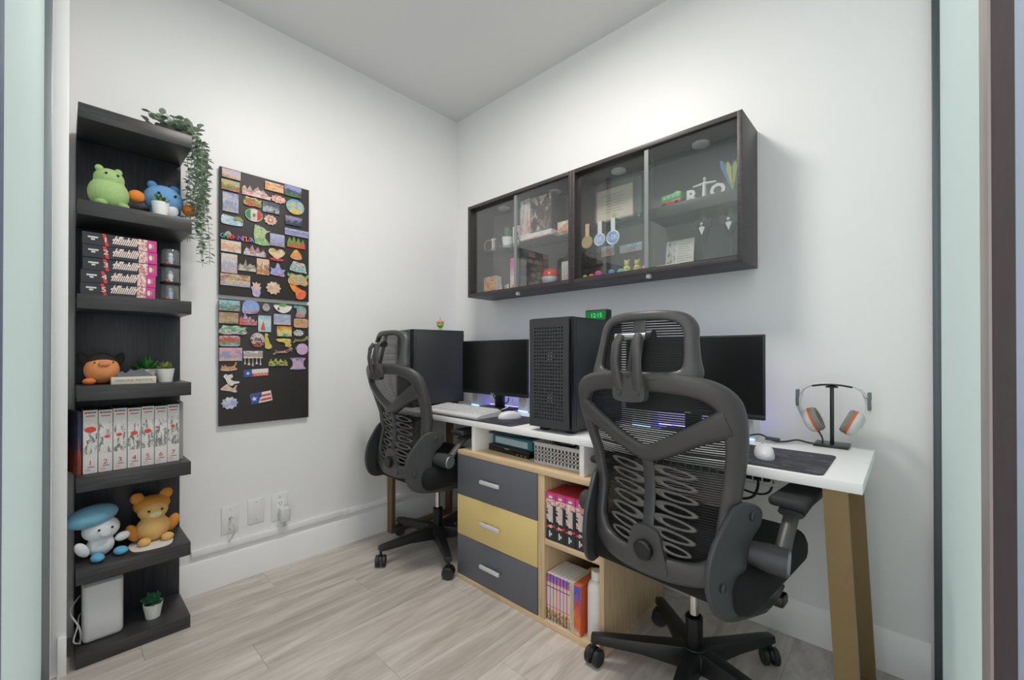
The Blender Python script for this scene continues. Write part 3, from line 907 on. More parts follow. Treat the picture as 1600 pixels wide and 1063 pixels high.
MAG = [
 (1, 60, 70, 330, 262, 'rect', ['8a7a4a', 'a58a6a', 'd9b3a0', 'aab4d0', 'd7a1a0'], 'postcard magnet of brown plains under lilac sky in the top corner'),
 (1, 50, 225, 315, 432, 'rect', ['d9cfc8', 'c95348', '4f7a3c', 'd8b455', '7fa3b8'], 'picture magnet of a yellow cottage with green bushes'),
 (1, 68, 412, 298, 735, 'rect', ['d8cfc6', 'b9b5c0', '8b96b5', 'c8c7d2', '8b9ac0'], 'tall pale blue magnet showing white towers'),
 (1, 50, 752, 365, 912, 'bus', ['c7d9e6', 'd7e4ec', '9fc0d6', 'e6eef2'], 'pale blue wave-shaped lettering magnet with a green turtle'),
 (1, 350, 310, 765, 520, 'sk:a', ['cf7f94', 'd99aa8', 'e9e0da', 'c96f78', '9fb89a'], 'long pink and white skyline-shaped magnet'),
 (1, 682, 262, 950, 448, 'rect', ['d9d0c4', 'd98f55', 'e8c796', 'c97f4a', 'f0d9b8'], 'sepia orange picture magnet at the upper edge'),
 (1, 962, 312, 1205, 522, 'rect', ['3f7a3c', '4c8a46', '2d3a33', '8f93c8', 'a5a8d6'], 'dark green city picture magnet with lavender sky'),
 (1, 758, 455, 988, 602, 'scallop', ['c95a4a', 'e9c7a8', 'd97f6a', 'efdcc8', 'b94f4a'], 'coral flower cluster magnet by the skyline'),
 (1, 365, 485, 640, 648, 'blob', ['c9b45a', 'd9cc82', 'cc4038', '7f8f4a', 'd8c98a'], 'yellow crown-like magnet with a red patch'),
 (1, 648, 550, 888, 752, 'rect', ['5c7688', '46586a', 'c0c6c8', '3d4856', '606f82'], 'steel blue winter picture magnet with white birds'),
 (1, 392, 652, 648, 862, 'oval', ['d8d2c8', 'd8d2c8', 'c8c2b8', 'e6e0d8'], 'oval magnet in green, white and red thirds'),
 (1, 985, 515, 1248, 762, 'oval', ['5aa06a', 'd9b04f', 'd9c46a', '7fb4cf', '5f9cc8'], 'round magnet of towers over yellow ground'),
 (1, 660, 740, 858, 912, 'scallop', ['d9c0b0', 'e6d4c6', 'c9a896', 'e9ddd0'], 'cream scalloped magnet with white cross on red'),
 (1, 975, 755, 1215, 930, 'rect', ['4f8f80', '37505a', '3c3f52', '8c84a8', 'a59ab8'], 'dark lake valley picture magnet'),
 (2, 890, 52, 1202, 198, 'rect', ['9a93b8', 'a8a5c8', '7f86b0', 'c3bfd6'], 'long lilac panorama magnet at the right edge'),
 (2, 488, 12, 702, 286, 'minn', ['d9a98a', '9fc08a', '7faa78', 'c8d0a0', '86b08a'], 'green state-map magnet with ragged right side'),
 (2, 45, 110, 475, 250, 'letters', ['8fa3c0'], 'rainbow lettering magnet spelling a ruined city'),
 (2, 692, 124, 885, 318, 'rect', ['8a8078', '9a94b0', 'a9a9cc', 'b9bdd8'], 'lavender sky picture magnet above the heart'),
 (2, 920, 165, 1158, 335, 'sk:e', ['e9dcd2', 'd65a50', 'd2483f', '4fa046', '6cb04a'], 'red and green lettering magnet with palm tops'),
 (2, 42, 208, 308, 396, 'rect', ['e3e0dc', 'dfdcd8', 'd9a07a', 'e6c6ac', 'e0dedb'], 'white bordered magnet with an orange building'),
 (2, 345, 275, 638, 442, 'sk:d', ['c3c8c8', '9fb0b0', 'd4d4d2', 'b46a72', '8c9a9c'], 'silvery castle-shaped magnet with tall spires'),
 (2, 672, 315, 892, 500, 'heart', ['c99a5f', 'd9bf92', 'e6d5b0', 'caa46a'], 'cream heart-shaped magnet with red ribbon'),
 (2, 958, 335, 1118, 488, 'tri', ['8f8fc8', 'b0a0c8', 'e0a04f', 'e08a3c', 'd8c078'], 'orange and lilac pizza-slice magnet'),
 (2, 45, 388, 258, 665, 'rect', ['c9a8b0', 'd9b8b8', 'a8b0c4', 'dccfcc', 'e0d4ca'], 'tall pastel pink seaside magnet'),
 (2, 272, 465, 508, 636, 'sk:b', ['e0d4c2', 'd8ccba', '8a8578', 'cbbfae'], 'cream spired skyline magnet'),
 (2, 515, 458, 682, 688, 'rect', ['e09a5f', 'e3a877', '9a6a58', 'e6c4a6', 'dcbfae'], 'peach coloured tall picture magnet'),
 (2, 690, 512, 898, 708, 'maple', ['e08aa8', 'd86a8c', '8fa0d0', 'a9b6de', 'c878a8'], 'pink and blue leaf-shaped magnet'),
 (2, 955, 495, 1172, 658, 'cloth', ['8fc0b8', 'b0d4c8', '4f94a8', 'd0d6c0', 'dca0a0'], 'turquoise map-shaped magnet below the pizza-slice magnet'),
 (2, 38, 655, 433, 850, 'rect', ['c9c0b8', '9aa4b8', 'd6c2a8', 'a0785a', 'd9c4a4'], 'long tan panorama magnet at the lower left corner'),
 (2, 438, 768, 580, 972, 'pine', ['a0b4d8', '8fa6d6', 'c0a8d8', 'e3c9a8', 'dcb890'], 'blue jug magnet topped by a starfish'),
 (2, 638, 762, 838, 948, 'scallop', ['d9b8a0', 'e3c9b4', 'cfa68c', 'e9d6c4'], 'plain beige scalloped badge magnet'),
 (2, 932, 660, 1198, 832, 'blob', ['e0788a', 'e08f5a', 'e6a860', '7fa8a0', 'e0c07a'], 'coral and orange fan-shaped magnet with green leaves'),
 (2, 952, 808, 1172, 1012, 'cone', ['e0486e', 'e45a70', 'e8743f', 'f09a3c'], 'orange and hot pink guitar-like magnet'),
 (3, 62, 38, 398, 228, 'rect', ['7f98c0', 'b0a8c0', '5f8a4a', '9ac0d0', 'a8ccd8'], 'lake picture magnet at the top of the lower board'),
 (3, 438, 48, 718, 268, 'dome', ['7f98b0', 'c05a4a', 'a9b8d8', '8fa6dc', '90a8e0'], 'blue dome magnet with a small red bus'),
 (3, 762, 98, 884, 228, 'oval', ['5f74a8', '8a9cc8', 'd0b890', '6a80b4'], 'tiny round blue button magnet'),
 (3, 948, 122, 1234, 262, 'half', ['e6e2de', 'e9e6e2', 'ded9d4', 'eeeae6'], 'white half-moon magnet with a green figure on top'),
 (3, 1272, 132, 1474, 328, 'palm', ['5f78c0', '6f88cc', 'd08a4a', '86c0dc', '4f9a5a'], 'blue arch magnet with a green palm'),
 (3, 62, 238, 375, 432, 'rect', ['4a5038', '8a8468', 'c0b08a', 'a8806a', 'c0a890'], 'brown green landscape magnet below the lake picture'),
 (3, 390, 255, 678, 455, 'sk:c', ['4f9a5f', 'd86f3a', 'd8553a', '8fa0c8', 'e0c8b0'], 'multicoloured dancer magnet on dark ground'),
 (3, 695, 292, 904, 564, 'rect', ['b8d4d8', 'a8ccd4', 'd0dcdc', '9cc0cc'], 'pale teal tall magnet with a red dress figure'),
 (3, 948, 268, 1224, 452, 'rect', ['b0b0c0', 'c0c0d0', 'a0a4bc', 'b8bccc'], 'silver grey rectangle magnet'),
 (3, 1270, 338, 1504, 498, 'round', ['c99f78', 'd4ac84', 'b98c64', 'd8b48c'], 'tan wooden magnet with rounded corners'),
 (3, 58, 452, 524, 608, 'blob', ['d0d8cc', 'd84a4a', 'd8d8d0', '2f8a5a', 'c8dcd0'], 'long white green and red lettering magnet'),
 (3, 998, 464, 1238, 638, 'rect', ['b8c4e0', '5fa04f', 'e0d0a0', 'd8a83c', 'c87a3c'], 'sunny farm picture magnet in green and yellow'),
 (3, 1258, 522, 1438, 634, 'scallop', ['e2e0de', 'e8e6e4', '9a9896', 'ebe9e7'], 'small white ticket-shaped magnet'),
 (3, 62, 618, 404, 796, 'round', ['c8ccd4', 'a8b4cc', '5f9a5a', 'd0503c', 'b8c4dc'], 'red and silver car-shaped magnet'),
 (3, 568, 574, 802, 812, 'oval', ['e8683a', 'e05a38', '3a2624', 'c8b8b8', 'd8ccc8'], 'round magnet with an orange skirt and black hair'),
 (3, 802, 588, 914, 824, 'dela', ['d0bf5f', 'd8c868', 'c0b052', 'dccf78'], 'yellow narrow state-map magnet'),
 (3, 998, 668, 1234, 806, 'mary', ['d8bc5a', 'e0c868', 'c8a84c', 'e4d07c'], 'yellow hooked state-map magnet'),
 (3, 1252, 622, 1524, 752, 'croc', ['8a8a5a', '9c9a6a', '6f7048', 'a8a478'], 'olive reptile-shaped magnet at the board edge'),
 (3, 1312, 748, 1504, 932, 'oval', ['a898d0', 'c0a8d8', 'd8a8c8', 'd0b8dc'], 'lilac round magnet with green ends'),
 (4, 55, 32, 374, 213, 'rect', ['a8a8c8', 'd8c0b0', '8a9cc0', 'e0a8b8', 'e4b8bc'], 'pink and blue seaside rectangle magnet'),
 (3, 932, 808, 1262, 938, 'croc', ['e0d4cc', 'caa98c', '4a3c3a', 'd8a88a', '6a5a8a'], 'tan and dark fish-shaped magnet'),
 (4, 388, 76, 655, 178, 'rect', ['e0dcd8', 'd8d0cc', 'c0a080', 'a0a8b8', 'e4e0dc'], 'white rack magnet with hanging utensils'),
 (4, 736, 172, 1000, 284, 'sk:e', ['b0b4d8', 'd8d0c0', '2a2a26', 'c8c85a', '6fb04f'], 'three-peaked mountain magnet in green and yellow'),
 (4, 1032, 172, 1248, 328, 'hour', ['8a88c0', 'a8a0d0', 'd0b0b8', '7f7ab8'], 'violet hourglass-shaped magnet on the lower board'),
 (4, 72, 232, 308, 354, 'cat', ['d8c0a0', 'e0ccb0', 'c88a58', 'd8a070'], 'tan sleeping cat magnet with orange tail'),
 (4, 112, 392, 328, 562, 'cat2', ['e4e0dc', 'eae6e2', 'dcd6d0', 'eeeae6'], 'white climbing cat magnet below the tan cat'),
 (4, 72, 524, 304, 658, 'cat3', ['e4e0dc', 'e8e2dc', 'd8a888', 'e4dcd4'], 'white cat magnet lying with an orange tail tip'),
 (4, 78, 705, 318, 888, 'scallop', ['c8ccdc', 'd4d8e6', '9aa4c8', 'dcdfea'], 'pale blue frilled figure magnet near the bottom'),
 (4, 398, 318, 738, 438, 'flag', ['e2dedc'], 'flag plate magnet with star and red lettering'),
 (4, 492, 632, 784, 806, 'flag2', ['e2dedc'], 'tilted red, white and blue plate magnet'),
]
MSIDE = mat('1a1817', .6, name='magnet_backing')
BXF = .0201
def magnet(k, e):
    c, x0, y0, x1, y1, shp, cols, label = e
    ox, oy, s = CR[c]
    P = lambda x, y: at(ox + x / s, oy + y / s, x=BXF)
    cx, cy = (x0 + x1) / 2, (y0 + y1) / 2
    # board lines slant in the picture: the crop box of a flat piece is taller than the piece
    ce = P(cx, cy)
    w = (P(x1, cy).y - P(x0, cy).y) / 2
    h = (P(cx, y0).z - P(cx, y1).z) / 2
    sl = abs((ce.z - CAM.z)) / abs(CAM.x - .02) * .93
    wide = shp in ('rect', 'flag', 'flag2', 'letters', 'round')
    h = max(h - w * abs(ce.z - 1.06) * .33 * (1 if wide else .5), h * .6)
    t = None
    d = .006
    if shp == 'rect': poly = sh_rect(w, h)
    elif shp == 'round': poly = sh_round(w, h, .5)
    elif shp == 'oval': poly = sh_oval(w, h)
    elif shp == 'scallop': poly = sh_scallop(w, h)
    elif shp == 'heart': poly = sh_heart(w, h)
    elif shp.startswith('sk:'): poly = sh_sky(w, h, SK[shp[3:]])
    elif shp in ('letters', 'flag', 'flag2'): poly = sh_rect(w, h)
    else:
        poly = [(v.x, v.y) for v in cat_loop([(a * w, b * h, 0) for a, b in POL[shp]], 2)]
    t = thing('souvenir_magnet', label, 'magnet', (BXF, ce.y, ce.z), 0, 'souvenir magnets on the memo boards')
    F = face_x((0, 0, 0))
    def pc(nm, pl_, m, d0, d1):
        b2 = nb(); prism(b2, pl_, d0, d1, F); return obj(nm, b2, m, t)
    if shp == 'letters':
        rng = ['5a9cd8', '58b84a', 'd84a8a', 'e06a3a', 'd8485a', '8a6ad0', '9a7ad8', 'd85aa8', 'e8a03a', 'd84a5a']
        word = 'CHICHENITZA'
        pc('pyramid', [(-w * .85, 0), (-w * .1, -h * .2), (-w * .3, h * .3), (-w * .5, h * 1.5), (-w * .65, h * 1.3)], mat('b9b0b4', .6, name='stone_print'), 0, .004)
        for i, ch in enumerate(word):
            text(ch, h * 2.1, mat(rng[i % len(rng)], .5, name='rainbow_print'), t, face_x((.006, -w + 2 * w * (i + .5) / len(word), -h * .25)), 'letter', .002, sx=.95, offset=.0006)
        pc('backing', sh_rect(w * .97, h * .18), MSIDE, 0, .003)
        return
    if shp in ('flag', 'flag2'):
        t.rotation_euler = (R(3 if shp == 'flag' else 9), 0, 0)
        h *= .9
        pc('plate', sh_rect(w, h), mat('e2dedc', .4, name='white_enamel'), 0, .004)
        pc('blue_field', [(-w, -h), (-w * .35, -h), (-w * .35 + (0 if shp == 'flag' else w * .5), h), (-w, h)], mat('3d5aa0', .4, name='blue_enamel'), .004, .0046)
        st = [(-w * .68 + (h * .55 if j % 2 == 0 else h * .22) * math.sin(j * PI / 5), (h * .55 if j % 2 == 0 else h * .22) * math.cos(j * PI / 5)) for j in range(10)]
        pc('star', st[::-1], mat('e9e9ec', .4, name='white_print'), .0046, .0052)
        if shp == 'flag':
            pc('red_field', [(-w * .35, -h), (w, -h), (w, -h * .1), (-w * .35, -h * .1)], mat('d6483f', .4, name='red_enamel'), .004, .0046)
            text('TEXAS', h * 1.0, mat('f2dedb', .4, name='pale_print'), t, face_x((.0048, w * .33, -h * .52)), 'lettering', .0003, sx=1.2)
        else:
            for q in (-.45, .35):
                pc('red_stripe', [(-w * .2, h * (q - .22)), (w * .95, h * (q - .22)), (w * .95, h * (q + .16)), (-w * .05, h * (q + .16))], mat('d6483f', .4, name='red_enamel'), .004, .0046)
        return
    b2 = nb(); prism(b2, poly, 0, d, F, 0, 1)
    obj('picture', b2, [prnt(cols, k * 1.37, 4.6 + (k % 4) * .8, .55 if wide else .35, axis='Z'), MSIDE], t)
    if 'thirds' in label:
        pc('green_third', sh_poly(w, h, [(-.98, .0), (-.75, -.5), (-.38, -.8), (-.38, .85), (-.75, .6)]), mat('2f8a4a', .4, name='green_print'), d, d + .0006)
        pc('red_third', sh_poly(w, h, [(.98, .0), (.75, .6), (.38, .85), (.38, -.8), (.75, -.5)]), mat('cc3a34', .4, name='red_print2'), d, d + .0006)
        pc('emblem', sh_oval(w * .16, h * .25, 12), mat('8a6a4a', .5, name='brown_print'), d, d + .0008)
    elif 'cross' in label:
        pc('red_disc', sh_oval(w * .42, h * .42, 16), RED, d, d + .0008)
        pc('white_cross', sh_poly(w * .3, h * .3, [(-.3, -1), (.3, -1), (.3, -.3), (1, -.3), (1, .3), (.3, .3), (.3, 1), (-.3, 1), (-.3, .3), (-1, .3), (-1, -.3), (-.3, -.3)]), PAPER, d + .0008, d + .0014)
    elif 'heart' in label and 'ribbon' in label:
        pc('ribbon', sh_poly(w, h, [(-.9, -.75), (-.5, -.6), (0, -.72), (.5, -.6), (.9, -.75), (.7, -1), (.0, -1.05), (-.7, -1)]), mat('c23c3c', .5, name='ribbon_red'), d * .5, d + .001)
    elif 'turtle' in label:
        pc('turtle', sh_poly(w, h, [(.1, .3), (.3, 1.0), (.7, 1.0), (1, .4), (.95, -.1), (.6, .3), (.35, .1)]), mat('8a9a4a', .5, var=.3, name='turtle_green'), d, d + .004)
    elif 'half-moon' in label:
        pc('green_figure', sh_poly(w, h, [(-.35, .8), (-.45, 1.3), (-.1, 1.25), (0, 1.55), (.25, 1.3), (.4, 1.5), (.4, .9), (.1, .75)]), mat('58b03c', .5, var=.25, name='figure_green'), d, d + .004)
        pc('print_mark', sh_poly(w, h, [(-.55, .3), (-.35, .5), (-.4, .0), (-.3, -.3), (-.55, -.3)]), INK, d, d + .0005)
    elif 'red dress' in label:
        pc('red_figure', sh_poly(w, h, [(-.6, -.8), (.1, -.8), (.0, -.3), (-.15, .1), (-.2, .4), (-.3, .1), (-.5, -.3)]), mat('d8584e', .5, name='dress_red'), d, d + .0006)
    elif 'utensils' in label:
        for i in range(5):
            x = w * (-.8 + .4 * i)
            hh = h * (1.6 + .5 * ((i * 7) % 3) / 2)
            pc('utensil', [(x - .0012, -h), (x - .0012, -h - hh * .5), (x - .004 - .002 * (i % 2), -h - hh), (x + .004 + .002 * (i % 2), -h - hh), (x + .0012, -h - hh * .5), (x + .0012, -h)], mat('d8d6d2', .4, .2, name='pewter'), .001, .003)
    elif 'green leaves' in label:
        for s in (-1, 1):
            pc('leaf', sh_poly(w, h, [(s * .7, .7), (s * 1.0, 1.05), (s * 1.1, .6), (s * .9, .35)]), mat('6fae4a', .5, name='leaf_green'), d, d + .002)
    elif 'green ends' in label:
        for s in (-1, 1):
            pc('leaf', sh_poly(w, h, [(s * .8, .1), (s * 1.15, .25), (s * 1.1, -.1), (s * .85, -.25)]), mat('4fae78', .5, name='leaf_teal'), d, d + .002)
for k, e in enumerate(MAG):
    magnet(k, e)

# ------------------------------------------------------------------ wall plates, adapter, cable raceway
def plate(y0, y1, z0, z1, label, kind):
    t = thing('wall_plate', label, 'wall plate', (0, (y0 + y1) / 2, (z0 + z1) / 2))
    w, h = (y1 - y0) / 2, (z1 - z0) / 2
    bm = nb(); bx(bm, (0, -w, -h), (.006, w, h), 0, .003, 2); obj('cover', bm, WPL, t)
    for s in (-1, 1):
        bm = nb(); lathe(bm, [(.0025, 0), (.0025, .001), (0, .001)], 10, M=face_x((.006, 0, s * h * .72))); obj('screw', bm, STEEL, t)
    if kind == 'outlet':
        bm = nb(); bx(bm, (.006, -.017, -.034), (.008, .017, .034), 0, .001, 1); obj('socket_face', bm, WHITE, t)
        bm = nb()
        for a in (-.006, .006):
            bx(bm, (.0078, a - .0012, .016), (.0084, a + .0012, .025))
        bx(bm, (.0078, -.002, .008), (.0084, .002, .012))
        obj('socket_slots', bm, DPL, t)
    if kind == 'coax':
        bm = nb(); lathe(bm, [(.006, 0), (.006, .004), (.004, .005), (.004, .014), (0, .014)], 12, M=face_x((.006, 0, .006))); obj('jack', bm, STEEL, t)
    return t
plate(-1.387, -1.318, .231, .355, 'white wall plate with a short white cable plugged in', 'coax')
plate(-1.281, -1.209, .246, .361, 'blank white wall plate between two other plates', 'blank')
plate(-1.178, -1.101, .231, .363, 'white wall outlet with a plugged-in adapter', 'outlet')
t = thing('power_adapter', 'white plug-in power adapter in the wall outlet', 'adapter', (.008, -1.128, .262))
bm = nb(); bx(bm, (0, -.022, -.034), (.042, .022, .034), 0, .006, 3); obj('adapter_body', bm, mat('dadada', .4, name='adapter_white'), t)
bm = nb(); tube(bm, [(.03, 0, -.034), (.03, 0, -.05), (.02, -.001, -.062)], .003, 6); obj('lead', bm, mat('d0d0d0', .5, name='lead_white'), t)
cord('thin white cable dropping from wall plate to the raceway', [(.02, -1.352, .299), (.045, -1.35, .285), (.05, -1.345, .25), (.03, -1.352, .215), (.01, -1.36, .192)], .003, mat('d9d4cf', .5, name='cable_white'))
t = thing('cable_raceway', 'white cable raceway running above the baseboard below the memo boards', 'cable cover', (0, 0, .165))
for i, (a, b) in enumerate(((-1.50, -1.386), (-1.386, -.80), (-.80, -.02))):
    box_obj('raceway_section', (0, a + .0005, 0), (.013, b - .0005, .03), TRIM, t, .003)
for yy in (-1.386, -.80):
    box_obj('raceway_joint', (0, yy - .018, -.001), (.0145, yy + .018, .031), TRIM, t, .003)
box_obj('raceway_tee', (0, -1.15, .03), (.012, -1.125, .07), TRIM, t, .002)
# ------------------------------------------------------------------ glass-fronted wall cabinets
CX0, CXM, CX1, CZ0, CZ1, CY = .358, 1.1155, 1.866, 1.400, 1.947, -.21
CABI = mat('746b6c', .7, var=.08, scale=14, name='cabinet_back_panel')
GLD = glass((.93, .95, .95), 1.75, .0, 'door_glass', haze=.012)
GSH = glass((.86, .92, .91), 1.5, .0, 'shelf_glass')
EDGE = mat('84898b', .3, .1, name='polished_glass_edge')
def cabinet(x0, x1, label, solid_right=False):
    w = x1 - x0
    h = CZ1 - CZ0
    th = .018
    t = thing('wall_cabinet', label, 'cabinet', (x0, 0, CZ0), 0, 'wall cabinets with sliding glass doors')
    box_obj('side_panel', (0, CY, 0), (th, 0, h), DKCAB, t, .001)
    box_obj('side_panel', (w - th, CY, 0), (w - .0005, 0, h), DKCAB, t, .001)
    box_obj('top_panel', (th, CY, h - th), (w - th, 0, h), DKCAB, t, .001)
    box_obj('bottom_panel', (th, CY, 0), (w - th, 0, th), DKCAB, t, .001)
    box_obj('back_panel', (th, -.012, th), (w - th, -.001, h - th), CABI, t)
    m = w / 2
    for a, b, y, ex in ((th, m + .022, -.178, m + .009), (m - .006, w - th, -.196, m - .006)):
        g = box_obj('glass_door', (a, y - .004, th + .004), (b, y, h - th - .004), GLD, t)
        if y < -.19:
            box_obj('door_edge', (ex, y - .0048, th + .004), (ex + .018, y + .0008, h - th - .004), EDGE, g)
    box_obj('track', (th, -.205, th), (w - th, -.170, th + .004), DPL, t)
    if solid_right:
        box_obj('glass_shelf', (th, -.165, .274), (m, -.013, .280), GSH, t)
        box_obj('shelf_board', (m, -.165, .236), (w - th, -.013, .282), DKCAB, t, .001)
    else:
        box_obj('glass_shelf', (th, -.165, .274), (w - th, -.013, .280), GSH, t)
    for q in (.25, .75):
        bm = nb(); lathe(bm, [(0, 0), (.034, 0), (.034, -.008), (.029, -.0105), (0, -.0105)], 24)
        obj('puck_light', bm, mat('d9d9d6', .4, name='puck_white'), t, loc=(w * q, -.09, h - th))
    bm = nb(); bx(bm, (m - .005, CY + .02, -.018), (m + .012, CY + .04, 0), 0, .003); obj('sensor_knob', bm, mat('e8e8e8', .3, name='knob_white'), t)
cabinet(CX0, CXM, 'dark wall cabinet holding a red and white ball behind sliding glass')
cabinet(CXM, CX1, 'dark wall cabinet holding medals and RIO letters behind sliding glass', True)
ZU, ZL = CZ0 + .280, CZ0 + .018
# --- contents, left cabinet
bm = nb(); tube(bm, [(.03 * math.cos(a), 0, .033 + .033 * math.sin(a)) for a in [R(45 + 270 * k / 20) for k in range(21)]], .0035, 8)
tag(obj('letter_ornament', bm, mat('b9a98a', .35, .6, name='brass_ring'), loc=(.44, -.12, ZU + .003)), 'thin brass letter C on the glass shelf', 'ornament')
bm = nb()
for a in ((-.014, 0, .014, .009), (-.006, .009, .006, .061), (-.014, .061, .014, .07)):
    bx(bm, (a[0], -.008, a[1]), (a[2], .008, a[3]))
tag(obj('letter_ornament', bm, mat('dcdcdc', .4, name='letter_white'), loc=(.487, -.12, ZU)), 'white letter I beside the brass letter C', 'ornament')
potted('spiky green plant in white pot on the cabinet glass shelf', (.585, -.1, ZU), .062, .026, .034, 16, [mat('6f9a6a', .5, var=.3, name='aloe_green')], seed=11, ll=.07, lw=.006, spread=.9)
t = thing('letter_block', 'white block with a black letter R beside the spiky plant', 'ornament', (.668, -.1, ZU))
box_obj('block', (-.03, -.012, 0), (.03, .012, .112), PAPER, t, .001)
text('R', .085, INK, t, face_y((0, -.0125, .05)), 'letter')
def boxbook(label, x0, x1, y0, y1, z0, z1, cols, group=None, seed=1, name='boxed_book', sc=4., bands=.35, front=None, cat='book'):
    t = thing(name, label, cat, ((x0 + x1) / 2, (y0 + y1) / 2, z0), 0, group)
    w, d, h = (x1 - x0) / 2, (y1 - y0) / 2, z1 - z0
    bm = nb(); bx(bm, (-w, -d, 0), (w, d, h), 0, .0006, 1)
    obj('case', bm, front or WCOV, t)
    b2 = nb(); prism(b2, sh_rect(w * .96, h * .48), 0, .0005, face_y((0, -d, h / 2)))
    obj('cover_print', b2, prnt(cols, seed, sc, bands, axis='Z'), t)
    return t
WS = ['e2ddd9', 'e6e1dd', 'cf5a4c', 'dcd6d2', 'a9a6a6', 'e8e4e0']
boxbook('tall white boxed book at the outer end of the pair on the glass shelf', .728, .762, -.15, -.02, ZU + .033, 1.905, WS, 'pair of tall white boxed books', 21)
boxbook('tall white boxed book standing against the dark portrait cover', .765, .800, -.15, -.02, ZU + .033, 1.908, WS, 'pair of tall white boxed books', 24)
boxbook('dark boxed set with a portrait cover on the glass shelf', .802, .945, -.145, -.02, ZU + .033, 1.908, ['4a3a36', '5a4038', '8c7c72', '463634', '52423e', 'c9b8ac', '6a5650'], None, 9, sc=3., bands=.3, front=mat('4a4140', .5, name='dark_brown_cover'))
boxbook('flat white and red book lying under the tall boxes', .724, .952, -.155, -.015, ZU, ZU + .032, ['e2dedb', 'd6574c', 'e6e2de', 'e0dcd8'], None, 31, sc=5.)
boxbook('small white box with an orange print beside the portrait set', .958, 1.03, -.11, -.06, ZU, ZU + .07, ['e6e0da', 'e9d8c8', 'd98a5a', 'ece6e0'], None, 33, name='gift_box', cat='box')
boxbook('small red and yellow snack box in the cabinet corner', .415, .525, -.13, -.09, ZL, ZL + .105, ['d8c07a', 'd8553c', 'd8483a', 'e0a060', 'd8c890', 'd24a3c'], None, 35, name='snack_box', sc=5., cat='box')
boxbook('slim pink and cream book under the glass shelf', .625, .672, -.12, -.03, ZL, ZL + .19, ['e0d0c4', 'd9a890', 'e6dcd2', 'd87fae', 'd46aa8'], None, 37, bands=.6)
for i in range(5):
    x = .57 + i * .028
    t = thing('miniature_figure', 'tiny cream figurine standing %s in the cabinet' % ['by the snack box', 'second from the snack box', 'between two cream figurines', 'next to the last cream figurine', 'against the ball'][i], 'figurine', (x, -.14 + .012 * (i % 2), ZL), 0, 'tiny cream figurines')
    bm = nb(); lathe(bm, [(0, 0), (.010, 0), (.010, .006), (.006, .012), (.008, .024), (.004, .03), (0, .031)], 10); obj('figure_body', bm, mat(['d8c8b4', 'c98f7a', 'e0d4c4', 'b98a6a', 'd8bfa8'][i], .6, name='figurine%d' % i), t)
    bm = nb(); ell(bm, (0, 0, .036), (.0065, .0065, .0068), u=10, v=8); obj('figure_head', bm, mat('e4d6c6', .6, name='figurine_top'), t)
t = thing('toy_ball', 'glossy ball with red upper and white lower half in the cabinet', 'ball', (.915, -.115, ZL))
rb = .0475
bm = nb(); lathe(bm, [(0, .002)] + [(rb * math.cos(a), rb + rb * math.sin(a)) for a in [R(-80 + 80 * k / 8) for k in range(9)]], 32); obj('lower_half', bm, mat('e2e2e4', .2, name='ball_white'), t)
bm = nb(); lathe(bm, [(rb * math.cos(a), rb + .0012 + rb * math.sin(a)) for a in [R(90 * k / 8) for k in range(9)]], 32); obj('upper_half', bm, mat('d23c30', .2, name='ball_red'), t)
for i in range(4):
    x = .992 + i * .0185
    boxbook('slim white book %s beside the red ball' % ['touching', 'second in the row', 'third in the row', 'last in the row'][i], x, x + .0175, -.12, -.03, ZL, ZL + .118, ['d9d4d0', 'e6e1dd', 'b9a49a', 'e8e4e0', 'd9d4d0'], 'slim white books by the ball', 40, sc=5.)
# --- contents, right cabinet
t = thing('certificate', 'framed cream certificate in a clear acrylic mount', 'certificate', (1.25, -.03, ZU + .02))
bm = nb(); bx(bm, (-.14, -.006, 0), (.14, .0, .205), 0, .001); obj('acrylic', bm, glass((.9, .92, .92), 1.5, name='acrylic', haze=.12), t)
bm = nb(); bx(bm, (-.105, -.0075, .012), (.105, -.0062, .182)); obj('border', bm, mat('a8745e', .6, name='certificate_border'), t)
bm = nb(); bx(bm, (-.098, -.0086, .018), (.098, -.0076, .176)); obj('sheet', bm, mat('d9cdbc', .7, var=.05, scale=40, name='parchment'), t)
bm = nb()
for i in range(7):
    bx(bm, (-.06 + .012 * (i % 3), -.0092, .06 + i * .014), (.06 - .01 * ((i + 1) % 3), -.0086, .0625 + i * .014))
obj('print_lines', bm, mat('a89a86', .7, name='faded_ink'), t)
bm = nb(); lathe(bm, [(.013, 0), (.013, .001), (0, .001)], 20, M=face_y((0, -.0086, .04))); obj('seal', bm, mat('c9b48a', .5, name='seal_gold'), t)
for sx in (-.128, .128):
    for sz in (.012, .193):
        bm = nb(); lathe(bm, [(.006, 0), (.006, .003), (0, .004)], 12, M=face_y((sx, -.006, sz))); obj('standoff', bm, STEEL, t)
def medal(x, rib, disc, ring, L, r, label, txt=None):
    t = thing('medal', label, 'medal', (x, -.1685, ZU + .001), 0, 'medals hanging from the glass shelf')
    bm = nb(); bx(bm, (-.0105, -.0015, -L), (.0105, .0, .0)); bx(bm, (-.0105, -.0015, 0), (.0105, .06, .0012)); obj('ribbon', bm, mat(rib, .7, name='ribbon_' + rib), t)
    bm = nb(); lathe(bm, [(r, 0), (r, .003), (r * .86, .0038), (r * .82, .003), (0, .003)], 28, M=face_y((0, -.001, -L - r * .8))); obj('disc', bm, mat(ring, .4, .4, name='medal_' + ring), t)
    bm = nb(); lathe(bm, [(r * .78, 0), (r * .78, .0005), (0, .0006)], 24, M=face_y((0, -.0042, -L - r * .8))); obj('disc_face', bm, mat(disc, .45, .2, name='face_' + disc), t)
    if txt:
        text(txt, r * .95, mat('e6ebf4', .5, name='medal_print'), t, face_y((0, -.005, -L - r * .8)))
